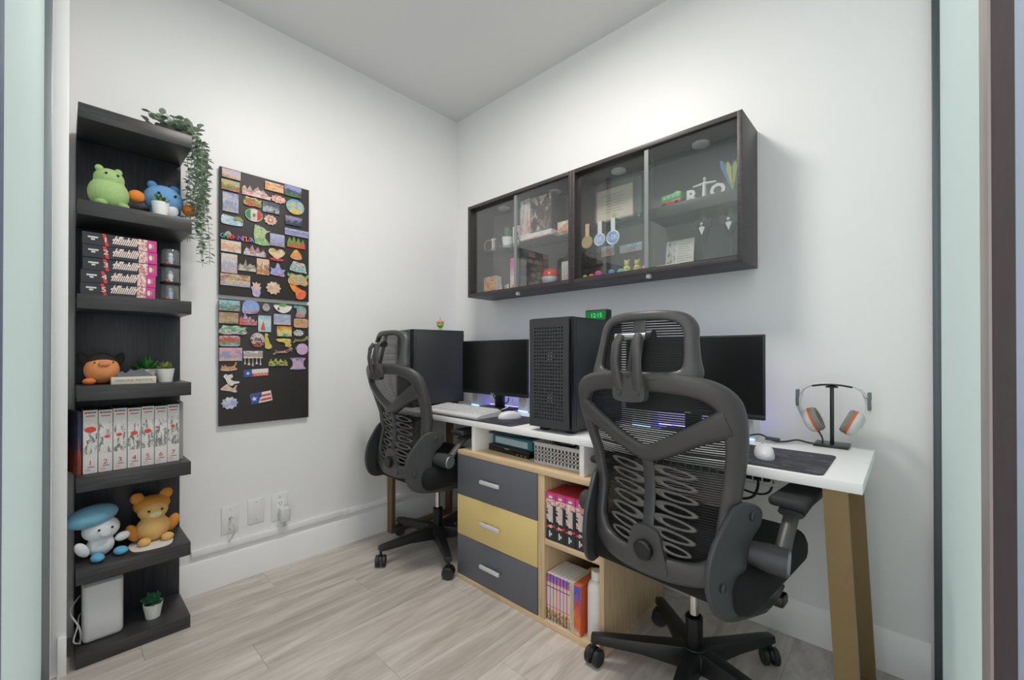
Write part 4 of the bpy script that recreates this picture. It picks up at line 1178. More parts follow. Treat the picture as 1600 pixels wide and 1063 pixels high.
medal(1.180, 'd8ae86', 'b59f6a', 'b8a678', .062, .030, 'bronze medal on an orange ribbon hanging in the cabinet')
medal(1.249, 'dcdce0', '9fb4dc', 'd8d8da', .062, .030, 'white and pale blue medal hanging between two others', '5K')
medal(1.318, 'e0e0e4', '8fa8d8', 'dcdcde', .062, .034, 'larger white medal with blue face reading 10K', '10K')
def card(x0, x1, z0, z1, rotd, cols, label, seed):
    bm = nb(); prism(bm, sh_rect((x1 - x0) / 2, (z1 - z0) / 2), 0, .0012, face_y((0, 0, 0)))
    return tag(obj('postcard', bm, prnt(cols, seed, 4., .6, axis='Z'), loc=((x0 + x1) / 2, -.0125, (z0 + z1) / 2), rot=(0, R(rotd), 0)), label, 'postcard')
card(1.163, 1.236, 1.552, 1.603, -2, ['d8d4cc', 'dccfc0', 'c98a80', 'b8c0cc', 'c8d0d8'], 'small landscape postcard fixed to the cabinet back under the medals', 51)
card(1.265, 1.383, 1.552, 1.592, -1, ['d8a8ac', 'dcb8b8', 'c0c0c8', 'b8c4d0', 'd0d8dc'], 'wide pink and grey postcard fixed to the cabinet back', 52)
t = thing('display_box', 'black angled box at the back of the medal cabinet', 'box', (1.235, -.06, ZL))
bm = nb(); prism(bm, [(-.075, 0), (.085, 0), (.085, .055), (.0, .085), (-.075, .085)], 0, .05, face_y((0, .025, 0))); obj('box_body', bm, mat('1c1b1d', .6, name='black_box'), t)
rng = random.Random(2)
t = thing('dark_plant', 'small black-leaved artificial plant in the medal cabinet', 'plant', (1.15, -.11, ZL))
bm = nb(); tube(bm, [(0, 0, 0), (.004, .0, .06), (0, .004, .12)], .003, 6); obj('stem', bm, DPL, t)
bm = nb()
for i in range(90):
    z = rng.uniform(.02, .14); a = rng.uniform(0, 6.28); r = rng.uniform(.003, .016)
    leaf(bm, Vector((r * math.cos(a), r * math.sin(a), z)), (math.cos(a), math.sin(a), rng.uniform(-.3, .6)), (0, 0, 1), .014, .005)
for i in range(16):
    leaf(bm, Vector((.02 + .045 * i / 16, -.0, .125 + .006 * math.sin(i))), (math.cos(i * 2.), math.sin(i * 2.), .3), (0, 0, 1), .012, .005)
o = obj('leaves', bm, mat('191b1a', .7, var=.3, name='black_leaf'), t, fix=False); o['kind'] = 'stuff'
FIG = [(1.152, 'a9c04a', .017, 'lime green'), (1.188, 'e08a3c', .018, 'orange'), (1.226, 'd8489a', .024, 'hot pink'), (1.296, '6f94c8', .022, 'blue'), (1.342, '6fb8a8', .02, 'turquoise'), (1.375, 'd8cc8a', .026, 'cream yellow'), (1.424, 'cfc36a', .024, 'mustard yellow'), (1.462, 'e09ab0', .020, 'pale pink')]
for x, c, s, nm in FIG:
    t = thing('bead_figure', 'tiny %s rounded toy at the front of the medal cabinet' % nm, 'figurine', (x, -.145, ZL), 0, 'small coloured toys in the medal cabinet')
    m = mat(c, .5, name='toy_' + c)
    tall = nm in ('cream yellow', 'mustard yellow')
    bm = nb(); ell(bm, (0, 0, s * .8), (s * .8, s * .75, s * .8), u=14, v=10); obj('toy_body', bm, m, t)
    if tall:
        bm = nb(); ell(bm, (0, 0, s * 1.9), (s * .5, s * .5, s * .6), u=12, v=8); obj('toy_head', bm, m, t)
        for q in (-1, 1):
            bm = nb(); ell(bm, (q * s * .4, 0, s * 2.45), (s * .18, s * .15, s * .2), u=8, v=6); obj('toy_ear', bm, m, t)
    for q in (-1, 1):
        bm = nb(); ell(bm, (q * s * .3, -s * .7, s * .95), (s * .09, s * .09, s * .1), u=8, v=6); obj('toy_eye', bm, EYE, t)
# RIO letters with statue-shaped I
ZB = CZ0 + .282
t = thing('letter_ornament', 'white RIO letters whose I is a figure with spread arms', 'ornament', (1.70, -.11, ZB))
WST = mat('dddddb', .5, name='white_stone')
text('R', .072, WST, t, face_y((-.05, -.0, .025)), 'letter', .007, offset=.003)
text('O', .072, WST, t, face_y((.052, -.0, .025)), 'letter', .007, offset=.003)
bm = nb(); tube(bm, [(0, 0, 0), (0, 0, .02), (0, 0, .06), (0, 0, .078)], [(.012, .011), (.010, .009), (.008, .007), (.005, .005)], 12)
tube(bm, [(-.045, 0, .066), (0, 0, .07), (.045, 0, .066)], [.004, .006, .004], 8); ell(bm, (0, 0, .087), (.006, .006, .008), u=10, v=8)
obj('statue', bm, WST, t)
# toy bus
t = thing('toy_bus', 'small green toy bus with a red underside on the dark shelf', 'toy', (1.575, -.12, ZB), R(-8))
bm = nb(); bx(bm, (-.047, -.02, .008), (.047, .02, .024), 0, .003); obj('chassis', bm, mat('c8342c', .35, name='toy_red'), t)
bm = nb(); bx(bm, (-.047, -.019, .022), (.047, .019, .054), 0, .006); obj('bus_body', bm, mat('4fae4f', .35, name='toy_green'), t)
for i in range(4):
    bm = nb(); bx(bm, (-.036 + i * .02, -.0196, .034), (-.022 + i * .02, -.0186, .047)); obj('window', bm, mat('9fc0b8', .2, name='toy_window'), t)
for sx in (-.028, .028):
    for sy in (-.021, .021):
        bm = nb(); lathe(bm, [(.009, -.003), (.009, .003), (0, .003)], 14, M=face_y((sx, sy, .009))); obj('wheel', bm, DPL, t)
bm = nb(); ell(bm, (.02, 0, .056), (.016, .012, .008), u=10, v=8); obj('roof_load', bm, mat('6fc05a', .5, name='toy_lime'), t)
# feather-leaved plant in a glass vase
t = thing('vase_plant', 'yellow-green leaf sprays in a small clear vase by the RIO letters', 'plant', (1.80, -.09, ZB))
bm = nb(); lathe(bm, [(.016, 0), (.009, .02), (.013, .05), (.0115, .05), (.008, .022), (.014, .002), (0, .002)], 18); obj('vase', bm, glass((.9, .96, .94), 1.45, name='vase_glass'), t)
rng = random.Random(9)
LM = [mat('a9b84f', .5, name='lime_feather'), mat('4f8f7a', .5, name='teal_feather'), mat('5f88a8', .5, name='blue_feather'), mat('c8c070', .5, name='yellow_feather')]
for i in range(11):
    a = i * .6 + .3; s = rng.uniform(.25, .6)
    bm = nb(); b = Vector((0, 0, .02)); tip = Vector((math.cos(a) * s * .11, math.sin(a) * s * .05, rng.uniform(.12, .17)))
    tube(bm, [b, b.lerp(tip, .45), b.lerp(tip, .8), tip], [(.001, .002), (.001, .006), (.001, .011), (.001, .004)], 6, i % 4, flat=(0, 1, 0))
    obj('feather_leaf', bm, LM, t)
# flutes with bow ties
for x, nm in ((1.697, 'beside the propped sheet'), (1.797, 'nearest the cabinet end panel')):
    t = thing('champagne_flute', 'clear champagne flute with a black bow tie %s' % nm, 'glass', (x, -.105, ZL), 0, 'flutes with bow ties')
    bm = nb(); lathe(bm, [(0, 0), (.027, 0), (.026, .003), (.005, .006), (.0035, .02), (.0035, .085), (.008, .1), (.021, .14), (.024, .18), (.020, .215), (.0188, .215), (.0225, .18), (.0195, .142), (.006, .104), (0, .1)], 20); obj('flute_glass', bm, glass((.93, .96, .96), 1.45, name='flute_glass'), t)
    bm = nb()
    for q in (-1, 1):
        prism(bm, [(0, -.005), (q * .018, -.019), (q * .04, -.015), (q * .035, 0), (q * .04, .017), (q * .018, .018), (0, .005)][::q], 0, .006, face_y((0, -.024, .163)))
    obj('bow_tie', bm, mat('08080a', .5, name='black_satin'), t)
    bm = nb(); prism(bm, [(-.012, .0), (0, -.03), (.012, .0), (.006, .012), (-.006, .012)], 0, .004, face_y((0, -.026, .15))); obj('shirt_front', bm, mat('d9dadc', .4, name='white_satin'), t)
    bm = nb(); lathe(bm, [(.006, 0), (.006, .004), (0, .005)], 12, M=face_y((0, -.03, .163))); obj('bow_knot', bm, STEEL, t)
t = thing('menu_sheet', 'cream printed sheet propped in the medal cabinet', 'paper', (1.585, -.085, ZL))
bm = nb(); bx(bm, (-.06, -.001, 0), (.06, .001, .135)); obj('sheet', bm, mat('d8d2ca', .7, name='sheet_cream'), t)
bm = nb(); bx(bm, (-.055, -.0016, .006), (-.018, -.001, .128)); obj('leaf_print', bm, prnt(['d8d2ca', 'a9b0a8', '6f7d72', 'cfcac2', 'd8d2ca'], 61, 7., .1, axis='Z'), t)
bm = nb()
for i in range(10):
    bx(bm, (-.008, -.0016, .018 + i * .0105), (.05 - .008 * (i % 3), -.001, .0205 + i * .0105))
obj('print_lines', bm, mat('a09a92', .7, name='grey_ink'), t)
t.rotation_euler = (R(-8), 0, 0)
bm = nb(); prism(bm, [(0, 0), (.03, .024), (.06, 0), (.0585, 0), (.03, .0225), (.0015, 0)], -.05, .05, basis((0, 1, 0), (0, 0, 1), (1, 0, 0)))
tag(obj('folded_card', bm, PAPER, loc=(1.555, -.155, ZL)), 'folded white tent card in front of the printed sheet', 'card')
cord('thin white cord running down the wall from the cabinets', [(1.068, -.004, 1.40), (1.068, -.004, 1.2), (1.068, -.004, .95), (1.068, -.004, .74)], .0022, TRIM, sm=2)
# ------------------------------------------------------------------ double desk with drawer unit
DX0, DX1, DY0, DY1, DZ = .035, 2.222, -.592, -.09, .75
t = thing('desk', 'long white two-person desktop on bronze legs above the oak drawer unit', 'desk', (0, 0, 0))
box_obj('desktop', (DX0, DY0, DZ - .026), (DX1, DY1, DZ), WHITE, t, .0015)
def leg_bar(a, b, w, d, name, m=GOLD):
    a, b = Vector(a), Vector(b)
    bm = nb()
    vs = []
    for p in (a, b):
        vs.append([bm.verts.new(p + Vector((sx * w / 2, sy * d / 2, 0))) for sx, sy in ((-1, -1), (1, -1), (1, 1), (-1, 1))])
    bm.faces.new(vs[0][::-1]); bm.faces.new(vs[1])
    for j in range(4):
        bm.faces.new((vs[0][j], vs[0][(j + 1) % 4], vs[1][(j + 1) % 4], vs[1][j]))
    return obj(name, bm, m, t)
for xt, xb in ((.075, .055), (2.165, 2.20)):
    leg_bar((xb, -.545, 0), (xt, -.555, DZ - .0265), .05, .022, 'leg')
    leg_bar((xb, -.115, 0), (xt, -.12, DZ - .0265), .05, .022, 'leg')
    box_obj('foot_rail', (xb - .025, -.534, 0), (xb + .025, -.126, .02), GOLD, t)
    box_obj('top_rail', (xt - .025, -.544, DZ - .046), (xt + .025, -.131, DZ - .0265), GOLD, t)
for x in (.812, 1.412):
    box_obj('riser_panel', (x, DY0 + .012, .606), (x + .02, -.12, DZ - .0265), WHITE, t, .001)
UX0, UX1, UY0, UY1, UM = .735, 1.527, -.600, -.112, 1.2285
GREYD = mat('62636b', .5, var=.05, scale=120, name='slate_laminate')
YELD = mat('dfc583', .5, var=.04, scale=120, name='mustard_laminate')
t = thing('drawer_unit', 'light oak unit with grey and mustard drawers and an open book bay', 'drawer unit', (0, 0, 0))
box_obj('unit_top', (UX0, UY0, .585), (UX1, UY1, .606), OAK, t, .001)
box_obj('unit_base', (UX0, UY0, 0), (UX1, UY1, .022), OAK, t, .001)
box_obj('unit_side', (UX0, UY0 + .02, .022), (UX0 + .018, UY1, .585), OAKZ, t)
box_obj('unit_side', (UX1 - .018, UY0, .022), (UX1, UY1, .585), OAKZ, t, .001)
box_obj('unit_divider', (UM, UY0 + .002, .022), (UM + .032, UY1, .585), OAKZ, t, .001)
box_obj('unit_back', (UX0 + .018, UY1 - .012, .022), (UX1 - .018, UY1 - .002, .585), OAKZ, t)
box_obj('unit_shelf', (UM + .032, UY0 + .004, .316), (UX1 - .018, UY1 - .012, .338), OAK, t, .001)
hd = (.585 - .024) / 3
for i, m in enumerate((GREYD, YELD, GREYD)):
    z0 = .0235 + i * hd
    dr = box_obj('drawer', (UX0, UY0, z0 + .001), (UM - .003, UY0 + .018, z0 + hd - .001), m, t, .0008)
    tag(dr, 'mustard yellow drawer front' if i == 1 else 'slate grey drawer front')
    zc = z0 + hd * .5
    h = box_obj('handle', (.908, UY0 - .022, zc - .008), (1.028, UY0 - .012, zc + .008), mat('dcdde0', .35, .3, name='handle_silver'), dr, .002)
    for xx in (.93, 1.006):
        box_obj('handle_post', (xx - .004, UY0 - .013, zc - .004), (xx + .004, UY0, zc + .004), STEEL, dr)
# cable tray under the right half
t = thing('cable_tray', 'white wire cable tray with a black power strip under the desk', 'cable tray', (1.78, -.33, DZ - .026))
bm = nb()
for i in range(19):
    x = -.24 + i * .0265
    tube(bm, [(x, -.055, 0), (x, -.05, -.075), (x, .05, -.075), (x, .055, 0)], .0022, 5)
for y, z in ((-.0515, -.045), (-.05, -.075), (0, -.075), (.05, -.075), (.052, -.045), (-.054, -.005), (.054, -.005)):
    tube(bm, [(-.25, y, z), (.25, y, z)], .0024, 5)
obj('wire_basket', bm, mat('dfe1e2', .4, name='white_wire'), t)
bm = nb(); bx(bm, (-.2, -.03, -.072), (.2, .025, -.03), 0, .004); obj('power_strip', bm, BPL, t)
cord('black cable loop hanging below the wire tray', [(1.93, -.36, .70), (1.955, -.39, .66), (1.95, -.42, .62), (1.91, -.41, .60), (1.87, -.38, .605), (1.85, -.36, .66)], .0042, BPL)
cord('second thinner black cable loop behind the first under the tray', [(1.95, -.33, .70), (1.985, -.35, .66), (1.98, -.37, .625), (1.94, -.36, .61), (1.88, -.34, .62), (1.86, -.33, .67)], .0034, BPL)

# --- things in the open compartment
t = thing('laptop', 'closed black laptop lying in the open desk compartment', 'laptop', (.985, -.40, .606), R(-4))
box_obj('lower_half', (-.135, -.11, 0), (.135, .11, .017), DPL, t, .004)
box_obj('lid', (-.135, -.11, .0175), (.135, .11, .029), BPL, t, .004)
bm = nb(); bx(bm, (-.02, -.1105, .020), (.01, -.1098, .025)); obj('badge', bm, STEEL, t)
for xx in (.06, .085, .11):
    bm = nb(); bx(bm, (xx, -.1106, .005), (xx + .008, -.1099, .011)); obj('port', bm, CHR, t)
t = thing('teal_box', 'teal box with pale blue front lying on the laptop', 'box', (.985, -.385, .6355), R(-4))
box_obj('carton', (-.13, -.1, 0), (.13, .1, .042), mat('2f7482', .5, name='teal_card'), t, .002)
box_obj('front_band', (-.11, -.1012, .006), (.105, -.1, .034), mat('b8cbd4', .5, name='ice_blue_card'), t)
t = thing('tablet', 'dark slim tablet resting askew on the teal box', 'tablet', (.94, -.39, .6815), R(8))
box_obj('slab', (-.12, -.085, 0), (.12, .085, .008), mat('3c3a3c', .4, name='graphite'), t, .002)
box_obj('screen', (-.112, -.077, .008), (.112, .077, .0086), DPL, t)
# perforated basket
def basket():
    x0, x1, y0, y1, z0, z1 = 1.158, 1.40, -.535, -.27, .607, .69
    t = thing('storage_basket', 'light grey perforated plastic basket in the desk compartment', 'basket', ((x0 + x1) / 2, (y0 + y1) / 2, z0))
    m = mat('c6c3c3', .5, var=.03, name='grey_basket_plastic')
    W, D, H = (x1 - x0) / 2, (y1 - y0) / 2, z1 - z0
    bm = nb(); bx(bm, (-W + .006, -D + .006, 0), (W - .006, D - .006, .004)); obj('floor_plate', bm, m, t)
    def side(ax, pos, L):
        bm = nb()
        th = .0025
        nx = int(2 * L / .0165); nz = 4
        def q(a0, a1, b0, b1):
            if ax == 'y': bx(bm, (a0, pos - th / 2, b0), (a1, pos + th / 2, b1))
            else: bx(bm, (pos - th / 2, a0, b0), (pos + th / 2, a1, b1))
        q(-L, L, 0, .010); q(-L, L, H - .012, H)
        for i in range(1, nz):
            z = .010 + (H - .022) * i / nz
            q(-L, L, z - .0022, z + .0022)
        for i in range(nx + 1):
            a = -L + 2 * L * i / nx
            q(max(-L, a - .0035), min(L, a + .0035), .010, H - .012)
        return obj('perforated_side', bm, m, t)
    side('y', -D, W); side('y', D, W); side('x', -W, D); side('x', W, D)
    bm = nb()
    bx(bm, (-W - .005, -D - .005, H), (W + .005, -D + .003, H + .004)); bx(bm, (-W - .005, D - .003, H), (W + .005, D + .005, H + .004))
    bx(bm, (-W - .005, -D, H), (-W + .003, D, H + .004)); bx(bm, (W - .003, -D, H), (W + .005, D, H + .004)); obj('rim', bm, m, t)
    for i, (dx, dy, nm) in enumerate(((-.04, -.03, 'curled at the basket front'), (.04, .03, 'curled at the basket back'))):
        pts = [(x0 + W + dx + .05 * math.cos(a) * (1 + .05 * a / 6), y0 + D + dy + .045 * math.sin(a), .655 + .012 * i + .0035 * a) for a in [k * .55 for k in range(24)]]
        cord('black spare cable %s' % nm, pts, .0042, BPL, sm=2)
basket()

# --- books and bottle in the side bay
zb = .338
ya_ = -.585
for i in range(4):
    w = .0462
    x = UM + .0365 + w * i
    t = slash_box((0, 0, 0), .185, w - .0012, .13, 6 + i, 'dark red-sided boxed book numbered %s standing in the desk bay' % ['six', 'seven', 'eight', 'nine'][i], 'upright dark boxed books in the desk bay', red_side=True)
    # stand the spine upright: spine length -> z, thickness -> x, spine looks -y
    t.rotation_mode = 'QUATERNION'        # stand the spine upright: length -> z, thickness -> x, spine looks -y
    t.rotation_quaternion = Matrix(((0, 0, -1), (-1, 0, 0), (0, 1, 0))).to_quaternion()
    t.location = (x + w, -.594, zb + .0928)
# loose pages on their tops are the cases themselves; slim volumes below
zb = .022
cols = ['c85aa8', '5f86c8', '4fa070', 'd8583c', '8a4fb8', '5a9ac8', 'd84a6a']
for i in range(7):
    w = .0158
    x = UM + .0355 + w * i
    t = thing('slim_volume', 'slim manga paperback with a %s stripe on its spine' % ['magenta', 'light blue', 'green', 'vermilion', 'violet', 'sky blue', 'crimson'][i], 'book', (x + w / 2, -.588, zb), 0, 'slim paperbacks in the lower bay')
    h = .183
    box_obj('pages', (-w / 2 + .0008, .0008, .001), (w / 2 - .0008, .125, h - .001), PAPER, t)
    box_obj('spine', (-w / 2 + .0003, 0, 0), (w / 2 - .0003, .001, h), mat('e6c4c0', .5, name='pale_pink_spine'), t)
    def pl(nm, a, b, z0, z1, m):
        b2 = nb(); prism(b2, [(a, z0), (b, z0), (b, z1), (a, z1)], 0, .0004, face_y((0, 0, 0))); return obj(nm, b2, m, t)
    a = w / 2 - .0006
    pl('colour_stripe', -a, -a + .003, 0.002, h - .002, mat(cols[i], .5, name='stripe_' + cols[i]))
    pl('spine_top', -a, a, h * .82, h - .001, prnt([cols[i], 'd860b0', '8a6ad0', cols[(i + 3) % 7]], i + 70, 3., .5, axis='Z'))
    pl('spine_art', -a, a, h * .015, h * .27, prnt(['e8e4e0', '2a2a2c', 'd8d4d0', '3a3434', 'e0a050', 'e8d8c8'], i + 80, 5., .3, axis='Z'))
    pl('spine_band', -a, a, h * .31, h * .33, mat('d89a4a', .5, name='amber_print'))
    pl('spine_rule', -a, a, h * .72, h * .735, INK)
x = UM + .0355 + .0158 * 7
boxbook('narrow cream book beside the slim manga paperbacks', x + .001, x + .019, -.590, -.44, zb, zb + .188, ['c8c0a8', 'd6ccb4', 'b8b090', 'd8d0bc'], None, 91, front=mat('d0c8b0', .6, name='cream_cover'))
boxbook('thicker orange and violet book beside the white bottle', x + .020, x + .05, -.592, -.44, zb, zb + .186, ['d8d0cc', 'd8683a', 'e0703c', 'c84a5a', '5f68b8', '6a5ac0'], None, 93, bands=.75, front=mat('d86a40', .6, name='orange_cover'))
t = thing('water_bottle', 'matte white bottle with a round cap in the lower desk bay', 'bottle', (1.469, -.55, zb))
bm = nb(); lathe(bm, [(0, 0), (.031, 0), (.035, .004), (.035, .18), (.033, .195), (.026, .208), (.0205, .214), (0, .215)], 28); obj('bottle_body', bm, mat('dcdad8', .5, name='bottle_white'), t)
bm = nb(); lathe(bm, [(.021, .215), (.0215, .218), (.0215, .243), (.019, .247), (0, .247)], 24); obj('cap', bm, mat('e4e2e0', .45, name='cap_white'), t)

# ------------------------------------------------------------------ things on the desk
def tower(x0, y0, w, d, h, rz, label, front_mesh):
    t = thing('computer_tower', label, 'computer', (x0, y0, DZ), rz)     # origin: front centre on the desk; depth along +y
    m = mat('303338', .45, .1, var=.06, scale=150, name='graphite_sheet')
    bm = nb(); bx(bm, (-w / 2, .03, .016), (w / 2, d, h), 0, .002); obj('chassis', bm, m, t)
    bm = nb(); bx(bm, (-w / 2, .018, .016), (w / 2, .0295, h), 0, .001); obj('front_seam', bm, DPL, t)
    bm = nb(); bx(bm, (w / 2, .045, .03), (w / 2 + .0025, d - .012, h - .012), 0, .001); obj('side_panel', bm, mat('34373c', .5, .1, var=.05, scale=150, name='side_sheet'), t)
    bm = nb(); bx(bm, (-w / 2 - .0025, .045, .03), (-w / 2, d - .012, h - .012), 0, .001); obj('side_panel', bm, m, t)
    for sx in (-1, 1):
        for yy in (.05, d - .06):
            bm = nb(); bx(bm, (sx * w * .32 - .02, yy, 0), (sx * w * .32 + .02, yy + .03, .016), 0, .003); obj('foot', bm, DPL, t)
    fm = mat('3b3c3f', .45, .1, var=.05, scale=150, name='front_sheet')
    if front_mesh:
        # front plate with real holes: rows of bars
        nx, nz = 11, 27
        L, H0, H1 = w / 2 - .004, .02, h - .004
        gx0, gx1, gz0, gz1 = -w / 2 + .027, w / 2 - .027, .05, h - .035
        bm = nb()
        th0, th1 = 0., .006
        def q(a0, a1, b0, b1): bx(bm, (a0, th0, b0), (a1, th1, b1))
        q(-L, gx0, H0, H1); q(gx1, L, H0, H1); q(gx0, gx1, H0, gz0); q(gx0, gx1, gz1, H1)
        dx, dz = (gx1 - gx0) / nx, (gz1 - gz0) / nz
        s = .26
        for i in range(nz):
            z = gz0 + i * dz
            q(gx0, gx1, z, z + dz * s); q(gx0, gx1, z + dz * (1 - s), z + dz)
            for j in range(nx + 1):
                a = gx0 + j * dx
                q(max(gx0, a - dx * s), min(gx1, a + dx * s), z + dz * s, z + dz * (1 - s))
        obj('perforated_front', bm, fm, t)
        box_obj('front_rim', (-w / 2 + .006, .006, .022), (w / 2 - .006, .012, h - .006), BPL, t)
        for zz in (.135, .30):
            bm = nb(); lathe(bm, [(.018, 0), (.018, .002), (0, .003)], 16, M=face_y((.006, .006, zz))); obj('fan_hub', bm, mat('a8aaae', .4, name='fan_label'), t)
    else:
        bm = nb(); bx(bm, (-w / 2 + .004, 0, .02), (w / 2 - .004, .016, h - .004), 0, .004); obj('front_plate', bm, fm, t)
    bm = nb(); lathe(bm, [(.004, 0), (.004, .006), (0, .007)], 10, M=basis((1, 0, 0), (0, 0, -1), (0, 1, 0), (w / 2 - .012, d, h - .03))); obj('thumb_screw', bm, DPL, t)
    return t
TH = 1.203 - DZ
tower(1.272, -.588, .2, .40, TH, 0, 'black computer tower with perforated front between the monitors', True)
tower(.128, -.515, .18, .36, TH, R(-11), 'black computer tower with plain side at the wall end of the desk', False)
# flower-like ornament on the left tower
t = thing('flower_ornament', 'tiny green ornament with a pink scalloped top on the plain-sided tower', 'ornament', (.205, -.30, DZ + TH))
bm = nb(); lathe(bm, [(0, 0), (.012, 0), (.010, .010), (.008, .016), (.018, .026), (.021, .036), (.018, .044), (0, .046)], 20); obj('cup', bm, mat('8cc24e', .5, name='lime_plastic'), t)
bm = nb(); lathe(bm, [(.021, .044), (.023, .050), (.019, .058), (.008, .064), (0, .065)], 24)
for v in bm.verts:
    a = math.atan2(v.co.y, v.co.x)
    if v.co.z < .052: v.co.z += .005 * math.cos(7 * a)
obj('scalloped_top', bm, mat('dd8a86', .5, name='pink_plastic'), t)
bm = nb(); tube(bm, [(0, 0, .064), (.001, 0, .074), (.003, 0, .08)], .002, 6); obj('stalk', bm, mat('5a9a3c', .5, name='stalk_green'), t)
# digital clock
ca = at(914, 495, y=-.27); cb = at(948, 495, y=-.27)
t = thing('digital_clock', 'black digital clock with green display on the perforated tower', 'clock', ((ca.x + cb.x) / 2, -.27, DZ + TH), R(0))
w = (cb.x - ca.x) / 2
ch = at(930, 484, y=-.27).z - (DZ + TH)
bm = nb(); bx(bm, (-w, 0, 0), (w, .045, ch), 0, .006, 3); obj('clock_case', bm, BPL, t)
bm = nb(); bx(bm, (-w + .006, -.001, .008), (w - .006, .001, ch - .007)); obj('display', bm, emit('0a6a2e', .25, 'green_display'), t)
text('12:15', ch * .5, emit('4fd088', .6, 'green_digits'), t, face_y((.004, -.0014, ch * .5)), 'digits')
# monitors
def monitor(x0, x1, z0, z1, y, label, rz=0.):
    w, h = (x1 - x0) / 2, z1 - z0
    t = thing('monitor', label, 'monitor', ((x0 + x1) / 2, y, DZ), rz)
    zz = z0 - DZ
    bm = nb(); bx(bm, (-w, 0, zz), (w, .012, zz + h), 0, .002); obj('panel_back', bm, BPL, t)
    bm = nb(); bx(bm, (-w * .6, .012, zz + h * .2), (w * .6, .04, zz + h * .75), 0, .012, 3); obj('rear_housing', bm, BPL, t)
    bm = nb(); bx(bm, (-w + .006, -.0008, zz + .02), (w - .006, .0006, zz + h - .006)); obj('screen', bm, mat('0d0e10', .28, var=.02, name='dark_screen', spec=.5), t)
    bm = nb(); bx(bm, (-w, -.003, zz), (w, .0, zz + .016), 0, .001); obj('chin', bm, mat('1f2022', .35, name='chin_plastic'), t)
    bm = nb(); bx(bm, (-.012, -.0045, zz + .003), (.012, -.003, zz + .010)); obj('badge', bm, STEEL, t)
    bm = nb(); bx(bm, (-.03, .045, .012), (.03, .07, zz + h * .5), 0, .004); bx(bm, (-.03, .03, zz + h * .3), (.03, .07, zz + h * .5), 0, .003); obj('stand_neck', bm, BPL, t)
    bm = nb(); bx(bm, (-.11, -.04, .0), (.11, .11, .012), 0, .004); obj('stand_base', bm, BPL, t)
    return t
monitor(.356, .872, .832, 1.136, -.25, 'black monitor between the two computer towers')
monitor(1.425, 1.944, .832, 1.127, -.25, 'black monitor behind the mesh chair with the big headrest')
# desk mats
MATM = prnt(['26262c', '2c2c33', '222228', '30303a', '55555f', '2a2a31', '25252b', '3a3a44'], 5, 9., .05, .6)
def desk_mat(x0, x1, y0, y1, label):
    bm = nb()
    w, d = (x1 - x0) / 2, (y1 - y0) / 2
    prism(bm, sh_round(w, d, .12), 0, .003)
    return tag(obj('desk_mat', bm, MATM, loc=((x0 + x1) / 2, (y0 + y1) / 2, DZ)), label, 'desk mat')
desk_mat(.43, 1.07, -.588, -.33, 'dark printed desk mat under the white keyboard')
desk_mat(1.50, 2.143, -.575, -.295, 'dark printed desk mat with a corner showing by the headset')
# keyboard
def keyboard(x, y, rz, label):
    t = thing('keyboard', label, 'keyboard', (x, y, DZ + .003), rz)
    bm = nb()
    prism(bm, [(-.085, 0), (.075, 0), (.075, .028), (-.05, .016), (-.085, .008)], -.215, .215, basis((0, 1, 0), (0, 0, 1), (1, 0, 0)))
    obj('keyboard_case', bm, mat('d4d4d6', .4, name='keyboard_white'), t)
    bm = nb()
    for r_ in range(6):
        yy = -.047 + r_ * .0195
        zz = .017 + (yy + .05) * .096
        for c in range(21):
            if r_ == 0 and 4 <= c <= 9:
                continue
            xx = -.203 + c * .0195
            bx(bm, (xx, yy, zz), (xx + .0165, yy + .0165, zz + .008), 0)
        if r_ == 0:
            bx(bm, (-.203 + 4 * .0195, yy, zz), (-.203 + 9 * .0195 + .0165, yy + .0165, zz + .008))
    o = obj('keycaps', bm, mat('e2e2e4', .45, name='keycap_white'), t); o['kind'] = 'stuff'
keyboard(.615, -.475, R(-1), 'white full-size keyboard before the monitor between the towers')
keyboard(1.70, -.47, R(0), 'white keyboard glimpsed through the chair mesh by the book bay')
def mouse(x, y, z, rz, label):
    t = thing('computer_mouse', label, 'mouse', (x, y, z), rz)
    bm = nb(); ell(bm, (0, 0, .006), (.031, .058, .03), u=24, v=16)
    bmesh.ops.delete(bm, geom=[v for v in bm.verts if v.co.z < -.001], context='VERTS')
    for v in bm.verts:
        if v.co.z < .006: v.co.z = max(0, v.co.z)
        v.co.x *= 1 - .18 * math.cos(v.co.y / .058 * 1.5) * (1 if v.co.z < .02 else .5)
    obj('mouse_shell', bm, mat('e2e2e6', .35, name='mouse_white'), t)
    bm = nb(); lathe(bm, [(.006, -.003), (.007, 0), (.006, .003)], 14, M=basis((0, 1, 0), (0, 0, 1), (1, 0, 0), (0, .036, .026))); obj('scroll_wheel', bm, GPL, t)
    bm = nb(); tube(bm, [(0, .008, .0362), (0, .03, .0315), (0, .055, .016)], .0007, 4); obj('button_split', bm, GPL, t)
mouse(.915, -.43, DZ + .003, R(-30), 'white computer mouse on the mat by the tower')
mouse(1.985, -.45, DZ + .003, R(20), 'white computer mouse on the mat near the headset')
